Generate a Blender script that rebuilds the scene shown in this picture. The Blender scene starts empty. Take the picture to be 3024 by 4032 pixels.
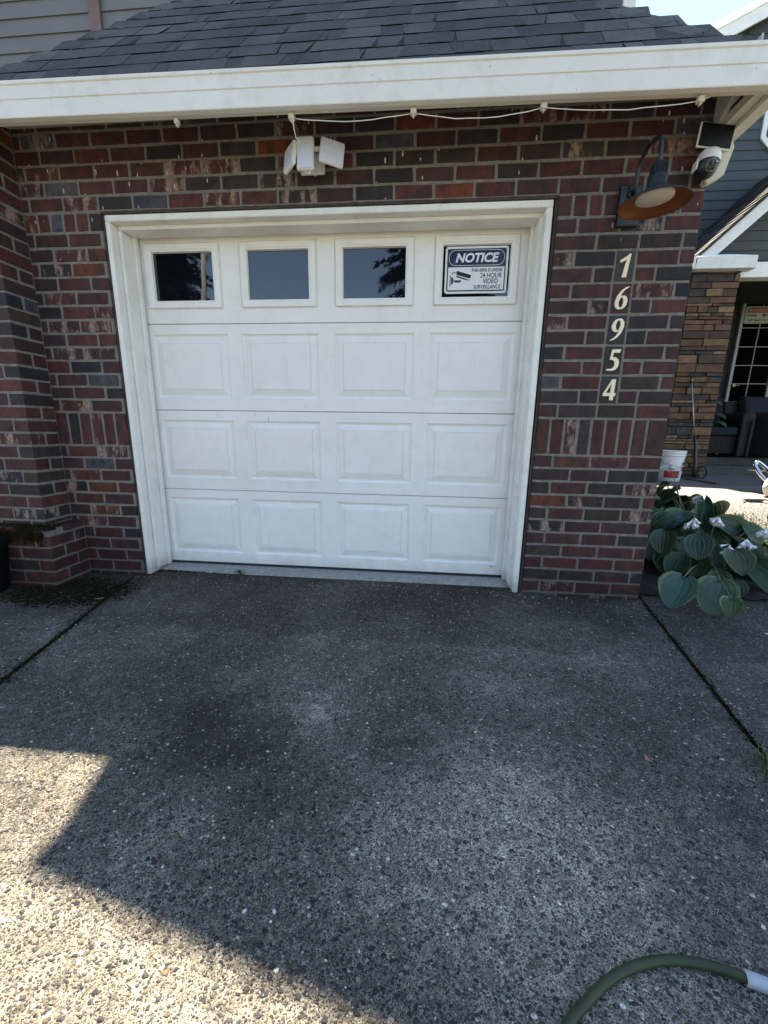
import bpy, bmesh, math, random
from mathutils import Vector, Matrix
PI = math.pi
RNG = random.Random(7)
D = bpy.data
scene = bpy.context.scene

# ------------------------------------------------------------------ camera, sky, sun, exposure
cam_d = D.cameras.new('camera'); cam = D.objects.new('camera', cam_d); scene.collection.objects.link(cam)
CAMR = ((0.9956974, -0.08626549, -0.03383707), (0.09142899, 0.9740097, 0.20723377), (0.01508052, -0.20943582, 0.9777061))
CAMC = Vector((1.79857, -2.52224, 0.96422))
r_, f_, u_ = [Vector((CAMR[0][i], CAMR[1][i], CAMR[2][i])) for i in range(3)]
m = Matrix((( r_.x, u_.x, -f_.x), (r_.y, u_.y, -f_.y), (r_.z, u_.z, -f_.z))).to_4x4()
m.translation = CAMC
cam.matrix_world = m
cam_d.sensor_fit = 'HORIZONTAL'; cam_d.sensor_width = 36.0
cam_d.lens = 1514.05 / 3024 * 36.0
cam_d.shift_x = -6.76 / 3024; cam_d.shift_y = -2.5 / 3024
cam_d.clip_start = 0.05; cam_d.clip_end = 2000
scene.camera = cam

SUN_EL = math.radians(66.2)
SUN_DIR = Vector((-0.26, 0.9656, 0)).normalized() * math.cos(SUN_EL) + Vector((0, 0, math.sin(SUN_EL)))
world = D.worlds.new("World"); scene.world = world; world.use_nodes = True
wn = world.node_tree; wn.nodes.clear()
sky = wn.nodes.new('ShaderNodeTexSky'); sky.sky_type = 'NISHITA'; sky.sun_disc = False
sky.sun_elevation = SUN_EL; sky.sun_rotation = math.atan2(SUN_DIR.x, SUN_DIR.y)
sky.air_density = 1.0; sky.dust_density = 0.1; sky.ozone_density = 1.8
bg = wn.nodes.new('ShaderNodeBackground'); bg.inputs['Strength'].default_value = 0.085
wo = wn.nodes.new('ShaderNodeOutputWorld')
wn.links.new(sky.outputs[0], bg.inputs[0]); wn.links.new(bg.outputs[0], wo.inputs[0])
sd = D.lights.new('sun', 'SUN'); sd.energy = 5.0; sd.angle = math.radians(0.5); sd.color = (1.0, 0.945, 0.85)
sun = D.objects.new('sun', sd); scene.collection.objects.link(sun)
sun.rotation_euler = (-SUN_DIR).to_track_quat('-Z', 'Y').to_euler(); sun.location = (0, 0, 12)
scene.view_settings.view_transform = 'Standard'; scene.view_settings.look = 'None'
scene.view_settings.gamma = 1.0; scene.view_settings.use_curve_mapping = False
scene.view_settings.exposure = 2.56
scene.view_settings.use_white_balance = True; scene.view_settings.white_balance_temperature = 7250; scene.view_settings.white_balance_tint = 10

# ------------------------------------------------------------------ helpers
def tag(o, label=None, cat=None, group=None, kind=None):
    if label: o['label'] = label
    if cat: o['category'] = cat
    if group: o['group'] = group
    if kind: o['kind'] = kind
    return o

def thing(name, loc, label, cat, group=None, rotz=0.0):
    o = D.objects.new(name, None); scene.collection.objects.link(o)
    o.empty_display_size = 0.1; o.location = loc; o.rotation_euler = (0, 0, rotz)
    return tag(o, label, cat, group)

class MB:
    """collects faces (world coordinates) with a colour and a material slot per face"""
    def __init__(s): s.v = []; s.f = []; s.c = []; s.m = []; s.sm = []
    def add(s, vs, fs, col=(1, 1, 1, 1), mat=0, smooth=False):
        n = len(s.v); s.v.extend([tuple(p) for p in vs])
        if len(col) == 3: col = tuple(col) + (1,)
        for f in fs:
            s.f.append([i + n for i in f]); s.c.append(col); s.m.append(mat); s.sm.append(smooth)
    def box(s, x0, x1, y0, y1, z0, z1, **k):
        vs = [(x, y, z) for x in (x0, x1) for y in (y0, y1) for z in (z0, z1)]
        s.add(vs, [(0, 1, 3, 2), (4, 6, 7, 5), (0, 4, 5, 1), (2, 3, 7, 6), (0, 2, 6, 4), (1, 5, 7, 3)], **k)
    def obox(s, M, sx, sy, sz, **k):
        vs = [M @ Vector((x * sx / 2, y * sy / 2, z * sz / 2)) for x in (-1, 1) for y in (-1, 1) for z in (-1, 1)]
        s.add(vs, [(0, 1, 3, 2), (4, 6, 7, 5), (0, 4, 5, 1), (2, 3, 7, 6), (0, 2, 6, 4), (1, 5, 7, 3)], **k)
    def prism(s, poly, vec, **k):
        """poly: list of 3D points (one planar outline), extruded by vec"""
        n = len(poly); vec = Vector(vec)
        vs = [Vector(p) for p in poly] + [Vector(p) + vec for p in poly]
        fs = [list(range(n))[::-1], list(range(n, 2 * n))] + [(i, (i + 1) % n, (i + 1) % n + n, i + n) for i in range(n)]
        s.add(vs, fs, **k)
    def tube(s, pts, r, seg=10, cap=True, **k):
        pts = [Vector(p) for p in pts]; n = len(pts); rs = r if isinstance(r, (list, tuple)) else [r] * n
        t0 = (pts[1] - pts[0]).normalized(); up = Vector((0, 0, 1)) if abs(t0.z) < .9 else Vector((1, 0, 0))
        a = t0.cross(up).normalized(); vs = []
        for i, p in enumerate(pts):
            t = (pts[min(i + 1, n - 1)] - pts[max(i - 1, 0)]).normalized()
            a = (a - t * a.dot(t)).normalized(); b = t.cross(a)
            for j in range(seg):
                w = 2 * PI * j / seg; vs.append(p + (a * math.cos(w) + b * math.sin(w)) * rs[i])
        fs = [(i * seg + j, i * seg + (j + 1) % seg, (i + 1) * seg + (j + 1) % seg, (i + 1) * seg + j) for i in range(n - 1) for j in range(seg)]
        if cap: fs += [list(range(seg))[::-1], list(range((n - 1) * seg, n * seg))]
        s.add(vs, fs, smooth=k.pop('smooth', True), **k)
    def lathe(s, prof, M=Matrix(), seg=32, **k):
        """prof: list of (radius, z); M places it"""
        vs = []; n = len(prof)
        for r, z in prof:
            for j in range(seg):
                w = 2 * PI * j / seg; vs.append(M @ Vector((max(r, 1e-5) * math.cos(w), max(r, 1e-5) * math.sin(w), z)))
        fs = [(i * seg + j, i * seg + (j + 1) % seg, (i + 1) * seg + (j + 1) % seg, (i + 1) * seg + j) for i in range(n - 1) for j in range(seg)]
        s.add(vs, fs, smooth=k.pop('smooth', True), **k)
    def build(s, name, mats, parent=None, bevel=0, sub=0, label=None):
        me = D.meshes.new(name); me.from_pydata(s.v, [], s.f)
        if not isinstance(mats, (list, tuple)): mats = [mats]
        for mt in mats: me.materials.append(mt)
        ca = me.color_attributes.new('Col', 'FLOAT_COLOR', 'CORNER')
        buf = []
        for p, c, mi, sm in zip(me.polygons, s.c, s.m, s.sm):
            p.material_index = mi; p.use_smooth = sm
            buf.extend(c * p.loop_total)
        ca.data.foreach_set('color', buf)
        me.update()
        o = D.objects.new(name, me); scene.collection.objects.link(o)
        if parent is not None:
            o.parent = parent
            o.matrix_parent_inverse = parent_world(parent).inverted()
        if bevel:
            b = o.modifiers.new('bevel', 'BEVEL'); b.width = bevel; b.segments = 2 if bevel > .004 else 1; b.limit_method = 'ANGLE'; b.angle_limit = math.radians(50)
        if sub:
            b = o.modifiers.new('sub', 'SUBSURF'); b.levels = sub; b.render_levels = sub
        if label: o['label'] = label
        return o

def parent_world(p):
    mtx = Matrix.LocRotScale(p.location, p.rotation_euler, p.scale)
    if p.parent is not None: mtx = parent_world(p.parent) @ p.matrix_parent_inverse @ mtx
    return mtx

# ---- material kit
class Mat:
    def __init__(s, name, rough=.6, metal=0.0, spec=.5):
        s.m = D.materials.new(name); s.m.use_nodes = True; s.t = s.m.node_tree; s.n = s.t.nodes
        s.b = s.n['Principled BSDF']; s.set(s.b, 'Roughness', rough); s.set(s.b, 'Metallic', metal); s.set(s.b, 'Specular IOR Level', spec)
        s._co = None
    def set(s, node, inp, val):
        i = node.inputs[inp]
        if hasattr(val, 'is_output') or isinstance(val, bpy.types.NodeSocket): s.t.links.new(val, i)
        else:
            if i.type == 'RGBA' and not hasattr(val, '__len__'): val = (val, val, val, 1)
            if i.type == 'RGBA' and len(val) == 3: val = tuple(val) + (1,)
            i.default_value = val
    def new(s, typ, outs=0, props=None, **ins):
        nd = s.n.new('ShaderNode' + typ)
        for k, v in (props or {}).items(): setattr(nd, k, v)
        for k, v in ins.items():
            key = int(k[1:]) if k[0] == '_' and k[1:].isdigit() else k.replace('_', ' ')
            s.set(nd, key, v)
        return nd.outputs[outs]
    def co(s):
        if s._co is None: s._co = s.new('NewGeometry') if False else s.n.new('ShaderNodeNewGeometry').outputs['Position']
        return s._co
    def map(s, scale=(1, 1, 1), rot=(0, 0, 0), loc=(0, 0, 0)):
        return s.new('Mapping', Vector=s.co(), Scale=scale, Rotation=rot, Location=loc)
    def noise(s, scale=5, detail=4, rough=.55, vec=None, out=0, dist=0.0):
        return s.new('TexNoise', outs=out, Vector=vec or s.co(), Scale=scale, Detail=detail, Roughness=rough, Distortion=dist)
    def vor(s, scale=5, out='Distance', vec=None, feature='F1', rnd=1.0):
        nd = s.n.new('ShaderNodeTexVoronoi'); nd.feature = feature
        s.set(nd, 'Vector', vec or s.co()); s.set(nd, 'Scale', scale); s.set(nd, 'Randomness', rnd); return nd.outputs[out]
    def ramp(s, fac, stops, interp='LINEAR'):
        nd = s.n.new('ShaderNodeValToRGB'); nd.color_ramp.interpolation = interp
        el = nd.color_ramp.elements
        while len(el) > 1: el.remove(el[-1])
        for i, (p, c) in enumerate(stops):
            if not hasattr(c, '__len__'): c = (c, c, c)
            e = el[0] if i == 0 else el.new(p)
            e.position = p; e.color = tuple(c) + (1,)
        s.set(nd, 'Fac', fac); return nd.outputs[0]
    def mix(s, fac, a, b, mode='MIX'):
        nd = s.n.new('ShaderNodeMix'); nd.data_type = 'RGBA'; nd.blend_type = mode; nd.clamp_result = False
        s.set(nd, 0, fac); s.set(nd, 6, a); s.set(nd, 7, b); return nd.outputs[2]
    def math(s, op, a, b=0.0, c=None):
        nd = s.n.new('ShaderNodeMath'); nd.operation = op; s.set(nd, 0, a); s.set(nd, 1, b)
        if c is not None: s.set(nd, 2, c)
        return nd.outputs[0]
    def attr(s, name='Col', out=0):
        nd = s.n.new('ShaderNodeAttribute'); nd.attribute_name = name; return nd.outputs[out]
    def sep(s, vec):
        nd = s.n.new('ShaderNodeSeparateXYZ'); s.set(nd, 0, vec); return nd.outputs
    def color(s, c): s.set(s.b, 'Base Color', c); return s
    def rough(s, c): s.set(s.b, 'Roughness', c); return s
    def bump(s, h, strength=.3, dist=.002):
        nd = s.n.new('ShaderNodeBump'); s.set(nd, 'Height', h); s.set(nd, 'Strength', strength); s.set(nd, 'Distance', dist)
        s.t.links.new(nd.outputs[0], s.b.inputs['Normal']); return s

def plain(name, col, rough=.5, metal=0.0, var=.12, bump=.0, scale=30, spec=.5):
    M = Mat(name, rough, metal, spec)
    n = M.noise(scale, 5)
    c = M.mix(1.0, M.ramp(n, [(.3, 1 - var), (.7, 1 + var)]), col, 'MULTIPLY')
    M.color(c).rough(M.ramp(M.noise(scale * .3, 3), [(.3, max(0, rough - .08)), (.7, min(1, rough + .08))]))
    if bump: M.bump(M.noise(scale * 4, 4), bump, .002)
    return M.m

def m_brick():
    M = Mat('brick', .75, 0, .3)
    base = M.mix(1.0, M.attr('Col'), (1.0, .87, .86), 'MULTIPLY')
    streak = M.noise(9, 5, .65, vec=M.map((2.1, 2.1, 1.0)))
    c = M.mix(1.0, base, M.ramp(streak, [(.25, (.5, .55, .66)), (.5, 1), (.72, (1.6, 1.3, 1.1))]), 'MULTIPLY')
    fine = M.noise(110, 5, .65)
    c = M.mix(1.0, c, M.ramp(fine, [(.3, .6), (.55, 1.0), (.8, 1.35)]), 'MULTIPLY')
    dark = M.noise(22, 4, .6)
    c = M.mix(M.ramp(dark, [(.50, 0), (.68, .7)]), c, (.016, .015, .019))
    # pale mineral patches on some bricks
    a = M.attr('Col', 3) if False else M.n.new('ShaderNodeAttribute')
    a.attribute_name = 'Col'
    patch = M.math('MULTIPLY', M.ramp(M.noise(11, 4, .7, vec=M.map((1.5, 1.5, .55), loc=(3, 1, 2))), [(.50, 0), (.62, 1)]), M.math('SUBTRACT', 1.0, a.outputs['Alpha']))
    patch = M.math('MULTIPLY', patch, M.ramp(M.noise(60, 4), [(.35, .35), (.6, 1)]))
    c = M.mix(patch, c, (.30, .215, .175))
    # little run-marks under the eaves
    z = M.sep(M.co())[2]
    spk = M.vor(28, vec=M.map((1, 1, .28)))
    s1 = M.math('LESS_THAN', spk, .11)
    s2 = M.math('GREATER_THAN', M.noise(2.6, 2), .53)
    s3 = M.ramp(M.math('SUBTRACT', z, 1.6), [(.1, 0), (.75, 1)])
    c = M.mix(M.math('MULTIPLY', M.math('MULTIPLY', s1, s2), s3), c, (.5, .48, .44))
    # damp dirt near the ground
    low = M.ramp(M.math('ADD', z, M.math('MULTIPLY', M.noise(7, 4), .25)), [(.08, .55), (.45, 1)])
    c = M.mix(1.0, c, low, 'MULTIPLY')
    M.color(c).rough(M.ramp(fine, [(.3, .6), (.7, .9)]))
    h = M.math('ADD', M.math('MULTIPLY', M.noise(45, 5, .6), 1.0), M.math('MULTIPLY', M.noise(160, 4, .7), .5))
    M.bump(h, .55, .004); return M.m

def m_mortar():
    M = Mat('mortar', .95, 0, .2)
    c = M.ramp(M.noise(30, 6, .7), [(.3, (.12, .112, .098)), (.6, (.20, .188, .168)), (.8, (.265, .25, .228))])
    z = M.sep(M.co())[2]
    low = M.ramp(M.math('ADD', z, M.math('MULTIPLY', M.noise(6, 4), .25)), [(.08, .5), (.5, 1)])
    M.color(M.mix(1.0, c, low, 'MULTIPLY')); M.bump(M.noise(200, 5, .7), .6, .003); return M.m

def m_white(name, col=(.78, .77, .74), dirt=.5, grain=True, rough=.5):
    M = Mat(name, rough, 0, .4)
    big = M.noise(2.5, 5, .6)
    c = M.mix(1.0, col, M.ramp(big, [(.3, (.93, .925, .91)), (.7, 1)]), 'MULTIPLY')
    sp = M.vor(34, vec=M.map((1, 1, .55)))
    spm = M.math('MULTIPLY', M.math('LESS_THAN', sp, .07), M.math('GREATER_THAN', M.noise(5, 3), .56))
    c = M.mix(M.math('MULTIPLY', spm, dirt), c, (.16, .15, .13))
    sm = M.ramp(M.noise(9, 6, .75), [(.50, 0), (.74, .42 * dirt)])
    drip = M.math('MULTIPLY', M.ramp(M.noise(30, 4, .7, vec=M.map((1, 1, .06))), [(.56, 0), (.75, .30 * dirt)]), M.ramp(M.noise(4, 3), [(.42, 0), (.6, 1)]))
    c = M.mix(drip, c, (.36, .34, .30))
    c = M.mix(sm, c, (.38, .36, .31))
    z = M.sep(M.co())[2]
    low = M.ramp(M.math('ADD', z, M.math('MULTIPLY', M.noise(12, 5, .7), .16)), [(.07, .75 * dirt), (.17, 0)])
    c = M.mix(low, c, (.2, .19, .17))
    M.color(c)
    if grain:
        M.bump(M.math('ADD', M.noise(46, 5, .7, vec=M.map((.22, 1, 3.6)), dist=.8), M.math('MULTIPLY', M.noise(5, 3), .9)), .55, .003)
    return M.m

def m_aggregate(name="exposed_aggregate", clean=False):
    """exposed-aggregate concrete: pebbles of many colours set in pale cement"""
    M = Mat(name, .82, 0, .35)
    wob = M.n.new('ShaderNodeVectorMath'); wob.operation = 'ADD'
    wv = M.n.new('ShaderNodeVectorMath'); wv.operation = 'SCALE'
    M.t.links.new(M.noise(55, 2, .5, out=1), wv.inputs[0]); wv.inputs['Scale'].default_value = .010
    flat = M.map((1, 1, 0)); M.t.links.new(flat, wob.inputs[0]); M.t.links.new(wv.outputs[0], wob.inputs[1])
    v = wob.outputs[0]
    def layer(scale, stretch, rot, rmin, rmax, dens):
        mp = M.new('Mapping', Vector=v, Scale=stretch, Rotation=(0, 0, rot))
        nd = M.n.new('ShaderNodeTexVoronoi'); nd.inputs['Scale'].default_value = scale; nd.inputs['Randomness'].default_value = .92
        nd.voronoi_dimensions = '2D'
        M.t.links.new(mp, nd.inputs['Vector'])
        rc = M.n.new('ShaderNodeSeparateColor'); M.t.links.new(nd.outputs['Color'], rc.inputs[0])
        r = M.math('MULTIPLY_ADD', rc.outputs[0], rmax - rmin, rmin)
        present = M.math('LESS_THAN', rc.outputs[1], dens)
        d = M.math('SUBTRACT', r, nd.outputs['Distance'])          # >0 inside the pebble
        mask = M.math('MULTIPLY', M.ramp(d, [(.0, 0), (.05, 1)]), present)
        hgt = M.math('MULTIPLY', M.math('POWER', M.math('MAXIMUM', d, 0.0), .5), present)
        return mask, hgt, rc.outputs[2]
    dirt0 = M.noise(1.1, 5, .62, dist=.3); dirt1 = M.noise(4.2, 5, .65)
    # cement between
    cem = M.ramp(M.noise(260, 3, .7), [(.25, (.078, .071, .059)), (.48, (.20, .186, .158)), (.75, (.46, .435, .38))])
    cem = M.mix(M.math('LESS_THAN', M.vor(420), .30), cem, (.07, .068, .068))
    pcol = [(0.0, (.030, .032, .038)), (.24, (.055, .056, .062)), (.42, (.042, .038, .038)), (.56, (.085, .082, .078)), (.66, (.13, .122, .112)), (.76, (.11, .092, .066)), (.83, (.070, .082, .076)),
            (.88, (.22, .20, .165)), (.925, (.17, .10, .065)), (.945, (.32, .29, .24)), (.985, (.62, .61, .58))]
    if not clean: cem = M.mix(1.0, cem, M.ramp(M.noise(26, 4, .7), [(.35, .50), (.52, .85), (.68, 1.35)]), 'MULTIPLY')
    m3, h3, q3 = layer(225, (1, 1.3, 1), .9, .24, .48, .72)
    m2, h2, q2 = layer(118, (1, 1.35, 1), .4, .24, .46, .50)
    m1, h1, q1 = layer(60, (1, 1.45, 1), -.35, .24, .44, .27)
    c = M.mix(m3, cem, M.ramp(q3, pcol, 'CONSTANT'))
    c = M.mix(m2, c, M.ramp(q2, pcol, 'CONSTANT'))
    c = M.mix(m1, c, M.ramp(q1, pcol, 'CONSTANT'))
    # weathering: algae-dark and scoured pale areas; the colour also darkens along the wall foot
    pos = M.sep(M.co())
    if clean:
        M.color(c); M.bump(M.math('ADD', h1, h2), 1.0, .006); return M.m
    stain = M.ramp(M.math('ADD', M.math('MULTIPLY', dirt0, .72), M.math('MULTIPLY', dirt1, .28)), [(.36, .34), (.46, .54), (.56, .88), (.66, 1.32)])
    c = M.mix(1.0, c, stain, 'MULTIPLY')
    # worn, washed-out patch in the middle and a darker tone toward the house foot
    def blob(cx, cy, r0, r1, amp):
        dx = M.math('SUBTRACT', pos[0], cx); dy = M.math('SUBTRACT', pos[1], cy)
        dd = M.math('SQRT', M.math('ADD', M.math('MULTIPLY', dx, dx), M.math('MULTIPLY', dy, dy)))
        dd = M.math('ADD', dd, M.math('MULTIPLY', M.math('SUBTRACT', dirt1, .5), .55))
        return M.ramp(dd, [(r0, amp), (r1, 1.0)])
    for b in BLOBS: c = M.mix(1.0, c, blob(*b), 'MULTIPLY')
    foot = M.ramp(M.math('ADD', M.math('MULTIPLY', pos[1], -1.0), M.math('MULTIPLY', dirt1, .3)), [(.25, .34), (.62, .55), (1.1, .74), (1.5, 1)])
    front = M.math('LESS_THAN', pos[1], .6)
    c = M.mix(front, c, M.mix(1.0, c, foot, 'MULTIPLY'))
    mb, hb, qb = layer(74, (1, 1.35, 1), 1.2, .20, .38, .15)
    c = M.mix(mb, c, M.ramp(qb, [(0, (.17, .16, .14)), (.45, (.26, .24, .20)), (.75, (.16, .12, .08)), (.85, (.42, .40, .36)), (.95, (.62, .60, .56))], 'CONSTANT'))
    fleck = M.math('MULTIPLY', M.math('LESS_THAN', M.vor(120, vec=M.map((1, 1, 0))), .19), M.math('GREATER_THAN', M.noise(50, 2), .53))
    c = M.mix(fleck, c, (.30, .29, .26))
    # moss and algae tint near the left corner
    mx = M.ramp(M.math('ADD', M.math('ADD', M.math('MULTIPLY', pos[1], -1.0), M.math('MULTIPLY', M.math('ABSOLUTE', M.math('ADD', pos[0], .35)), .8)), M.math('MULTIPLY', dirt1, .5)), [(.62, .8), (.95, 0)])
    c = M.mix(M.math('MULTIPLY', mx, front), c, (.035, .035, .016))
    c = M.mix(1.0, c, (1.03, .975, .87), 'MULTIPLY')
    M.color(c)
    h = M.math('ADD', M.math('MULTIPLY', h1, 1.5), M.math('ADD', M.math('MULTIPLY', h2, .9), M.math('ADD', M.math('MULTIPLY', h3, .5), M.math('MULTIPLY', M.noise(300, 3, .7), .35))))
    M.bump(h, 1.0, .008)
    return M.m

def m_shingle():
    M = Mat('asphalt_shingle', .95, 0, .2)
    c = M.mix(1.0, M.attr('Col'), M.ramp(M.noise(230, 3, .85), [(.32, .35), (.5, 1), (.68, 2.2)]), 'MULTIPLY')
    c = M.mix(1.0, c, M.ramp(M.noise(4, 4), [(.3, .8), (.7, 1.2)]), 'MULTIPLY')
    M.color(c).bump(M.noise(230, 3, .85), .5, .003); return M.m

def m_siding(name, col):
    M = Mat(name, .6, 0, .35)
    c = M.mix(1.0, col, M.ramp(M.noise(3, 5), [(.3, .9), (.7, 1.08)]), 'MULTIPLY')
    M.color(c).bump(M.noise(90, 4, .6, vec=M.map((.2, .2, 3))), .12, .002); return M.m

def m_leaf(name, c0, c1):
    M = Mat(name, .5, 0, .4)
    c = M.mix(1.0, M.attr('Col'), M.ramp(M.noise(18, 4), [(.3, .75), (.7, 1.25)]), 'MULTIPLY')
    M.color(c)
    M.set(M.b, 'Subsurface Weight', 0.0)
    nd = M.n.new('ShaderNodeTexWave') if False else None
    M.bump(M.vor(110), .45, .006)
    return M.m

def m_stone():
    M = Mat('ledge_stone', .85, 0, .25)
    c = M.mix(1.0, M.attr('Col'), M.ramp(M.noise(14, 5, .65), [(.25, .55), (.55, 1), (.8, 1.6)]), 'MULTIPLY')
    c = M.mix(M.ramp(M.noise(6, 4), [(.5, 0), (.7, .35)]), c, (.12, .09, .055))
    M.color(c).bump(M.math('ADD', M.noise(28, 5, .7), M.math('MULTIPLY', M.noise(90, 4), .4)), .8, .012); return M.m

# blobs of stain on the drive: centre x, centre y, inner radius, outer radius, brightness factor
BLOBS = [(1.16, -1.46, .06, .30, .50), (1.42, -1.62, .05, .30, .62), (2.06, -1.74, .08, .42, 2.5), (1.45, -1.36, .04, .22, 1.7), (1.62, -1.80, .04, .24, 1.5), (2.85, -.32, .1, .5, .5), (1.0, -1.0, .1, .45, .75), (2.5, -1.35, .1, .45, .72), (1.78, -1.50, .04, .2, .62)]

BRICK = m_brick(); MORTAR = m_mortar()
WHITE = m_white('painted_white', (.80, .795, .785), .42)
TRIM = m_white('trim_white', (.78, .77, .735), .8, True, .55)
GUTTERM = m_white('gutter_enamel', (.72, .705, .665), .75, False, .42)
SOFFIT = m_white('soffit_paint', (.52, .50, .46), .3, False, .7)
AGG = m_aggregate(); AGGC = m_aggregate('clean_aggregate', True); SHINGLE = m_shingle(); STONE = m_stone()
GLASS = None
def m_pane():
    M = Mat('dark_glass', .02, 0, .5); M.color((.004, .006, .010)); M.set(M.b, 'IOR', 1.75)
    M.rough(M.ramp(M.noise(7, 5, .8), [(.5, .015), (.8, .10)])); M.bump(M.noise(2.2, 2), .10, .01); return M.m
PANE = m_pane()
BLACKP = plain('black_metal', (.009, .010, .013), .42, 0.0, .2, .1, 60)
NAVYM = plain('slate_enamel', (.014, .017, .020), .6, 0, .15, .08, 90, .25)
COPPER = plain('copper_enamel', (.20, .062, .020), .45, .4, .12, 0, 40)
DIFF = plain('frosted_diffuser', (.62, .58, .5), .35, 0, .04)
PLAST = plain('white_plastic', (.72, .72, .70), .38, 0, .05)
LENSM = plain('lamp_lens', (.60, .63, .78), .25, 0, .05, .1, 160)
RUBBER = plain('black_rubber', (.02, .02, .02), .8, 0, .2, .2)
SOLAR = plain('solar_cell', (.004, .005, .008), .35, 0, .1, 0, 40, .15)
CREAM = m_white('cream_paint', (.60, .56, .47), .3, False, .6)

# ------------------------------------------------------------------ sky-side ground sheets
def grid(name, xs, ys, zf, mat, parent=None):
    b = MB(); vs = [(x, y, zf(x, y)) for y in ys for x in xs]; n = len(xs)
    fs = [(j * n + i, j * n + i + 1, (j + 1) * n + i + 1, (j + 1) * n + i) for j in range(len(ys) - 1) for i in range(n - 1)]
    b.add(vs, fs, smooth=True); return b.build(name, mat, parent)

def lin(a, b, n): return [a + (b - a) * i / (n - 1) for i in range(n)]
GZ = -.04
def joint_r(y): return 3.172 - (y + .226) * -0.22 if False else 3.172 + (y + .226) * .215    # x of the right control joint
# main driveway: two joint lines cut it into three slabs (the joint is a real groove)
def joint_l(y): return -.131 + (-.16 - y) * .26
LAWN = Mat('lawn', .9, 0, .2); LAWN.color(LAWN.ramp(LAWN.noise(1.5, 6, .7), [(.3, (.045, .065, .02)), (.7, (.09, .11, .035))]))
LAWN.bump(LAWN.noise(80, 5, .8), .8, .03)
g = grid('ground', [-300, -60, -12, -6, 6, 12, 60, 300], [-300, -60, -30, -12.4, 0.6, 12, 60, 300], lambda x, y: -.12, LAWN.m); tag(g, kind='structure')
def slab(xl, xr, y0, y1, name):
    b = MB(); ys = lin(y0, y1, 40)
    L = [(xl(y) if callable(xl) else xl) for y in ys]; R = [(xr(y) if callable(xr) else xr) for y in ys]
    top = [(l, y, GZ) for l, y in zip(L, ys)] + [(r, y, GZ) for r, y in zip(R, ys)]
    bot = [(l, y, GZ - .1) for l, y in zip(L, ys)] + [(r, y, GZ - .1) for r, y in zip(R, ys)]
    n = len(ys); vs = top + bot; fs = []
    for i in range(n - 1):
        fs.append((i, i + n, i + n + 1, i + 1))
        fs.append((i, i + 1, i + 1 + 2 * n, i + 2 * n)); fs.append((i + n, i + 3 * n, i + 1 + 3 * n, i + 1 + n))
    fs.append((0, 2 * n, 3 * n, n)); fs.append((n - 1, 2 * n - 1, 4 * n - 1, 3 * n - 1))
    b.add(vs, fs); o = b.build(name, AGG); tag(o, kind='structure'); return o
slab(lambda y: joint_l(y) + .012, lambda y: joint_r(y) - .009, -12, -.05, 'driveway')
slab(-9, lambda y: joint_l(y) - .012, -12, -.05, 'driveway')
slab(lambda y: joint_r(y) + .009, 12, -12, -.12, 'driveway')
STREET = plain('street_asphalt', (.05, .05, .052), .9, 0, .2, .3, 60)
b = MB(); b.box(-60, 60, -21, -12.4, -.13, -.09); tag(b.build('road', STREET), kind='structure')
SOILM = plain('dark_soil', (.009, .007, .005), .95, 0, .5, .8, 60)
# walkway rising behind the plant toward the porch
def wz(x, y):
    t = min(1, max(0, (y - .72) / .62)); t = t * t * (3 - 2 * t)
    return GZ - .006 + .415 * t
o = grid('walkway', [3.17, 3.7, 4, 4.5, 5, 6, 8, 12], lin(-.12, 3.6, 40), wz, AGGC); tag(o, kind='structure')
o = grid('soil_bed', lin(3.16, 4.25, 24), lin(-.13, .8, 20), lambda x, y: -.018 + .012 * math.sin(x * 31 + y * 17) + .008 * math.sin(x * 57 - y * 41) + (.0 if y < .7 else -.06), SOILM); tag(o, kind='structure')

# ------------------------------------------------------------------ brickwork
COURSE = .0770; BL = .2095; ZS = 1.0397; HS = .2070; HR = .1034; TOPZ = ZS + 13 * COURSE + HR
MJ = .0145
PAL = [((.071, .027, .027), 36), ((.054, .027, .028), 32), ((.038, .028, .029), 26), ((.027, .026, .030), 9), ((.020, .022, .031), 4), ((.075, .032, .024), 7), ((.125, .042, .022), 2.2), ((.062, .068, .088), 2.5), ((.042, .033, .025), 2), ((.036, .034, .034), 2)]
def brick_col(r):
    t = r.random() * sum(w for _, w in PAL)
    for c, w in PAL:
        t -= w
        if t <= 0: break
    k = r.uniform(.8, 1.2)
    return (c[0] * k * r.uniform(.93, 1.07), c[1] * k, c[2] * k * r.uniform(.93, 1.07), 0.0 if r.random() < .17 else 1.0)

def levels(z0, z1):
    """bed-joint heights: list of (zlow, zhigh, kind)"""
    L = [ZS - HS - k * COURSE for k in range(16, 0, -1)]
    out = [(z, z + COURSE, 'run') for z in L]
    out.append((ZS - HS, ZS, 'soldier'))
    out += [(ZS + k * COURSE, ZS + (k + 1) * COURSE, 'run') for k in range(13)]
    out.append((TOPZ - HR, TOPZ, 'rowlock'))
    out += [(TOPZ + k * COURSE, TOPZ + (k + 1) * COURSE, 'run') for k in range(8)]
    res = []
    for i, (a, b_, k) in enumerate(out):
        if b_ > z0 + .01 and a < z1 - .01: res.append((max(a, z0), min(b_, z1), k, i))
    return res

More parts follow.
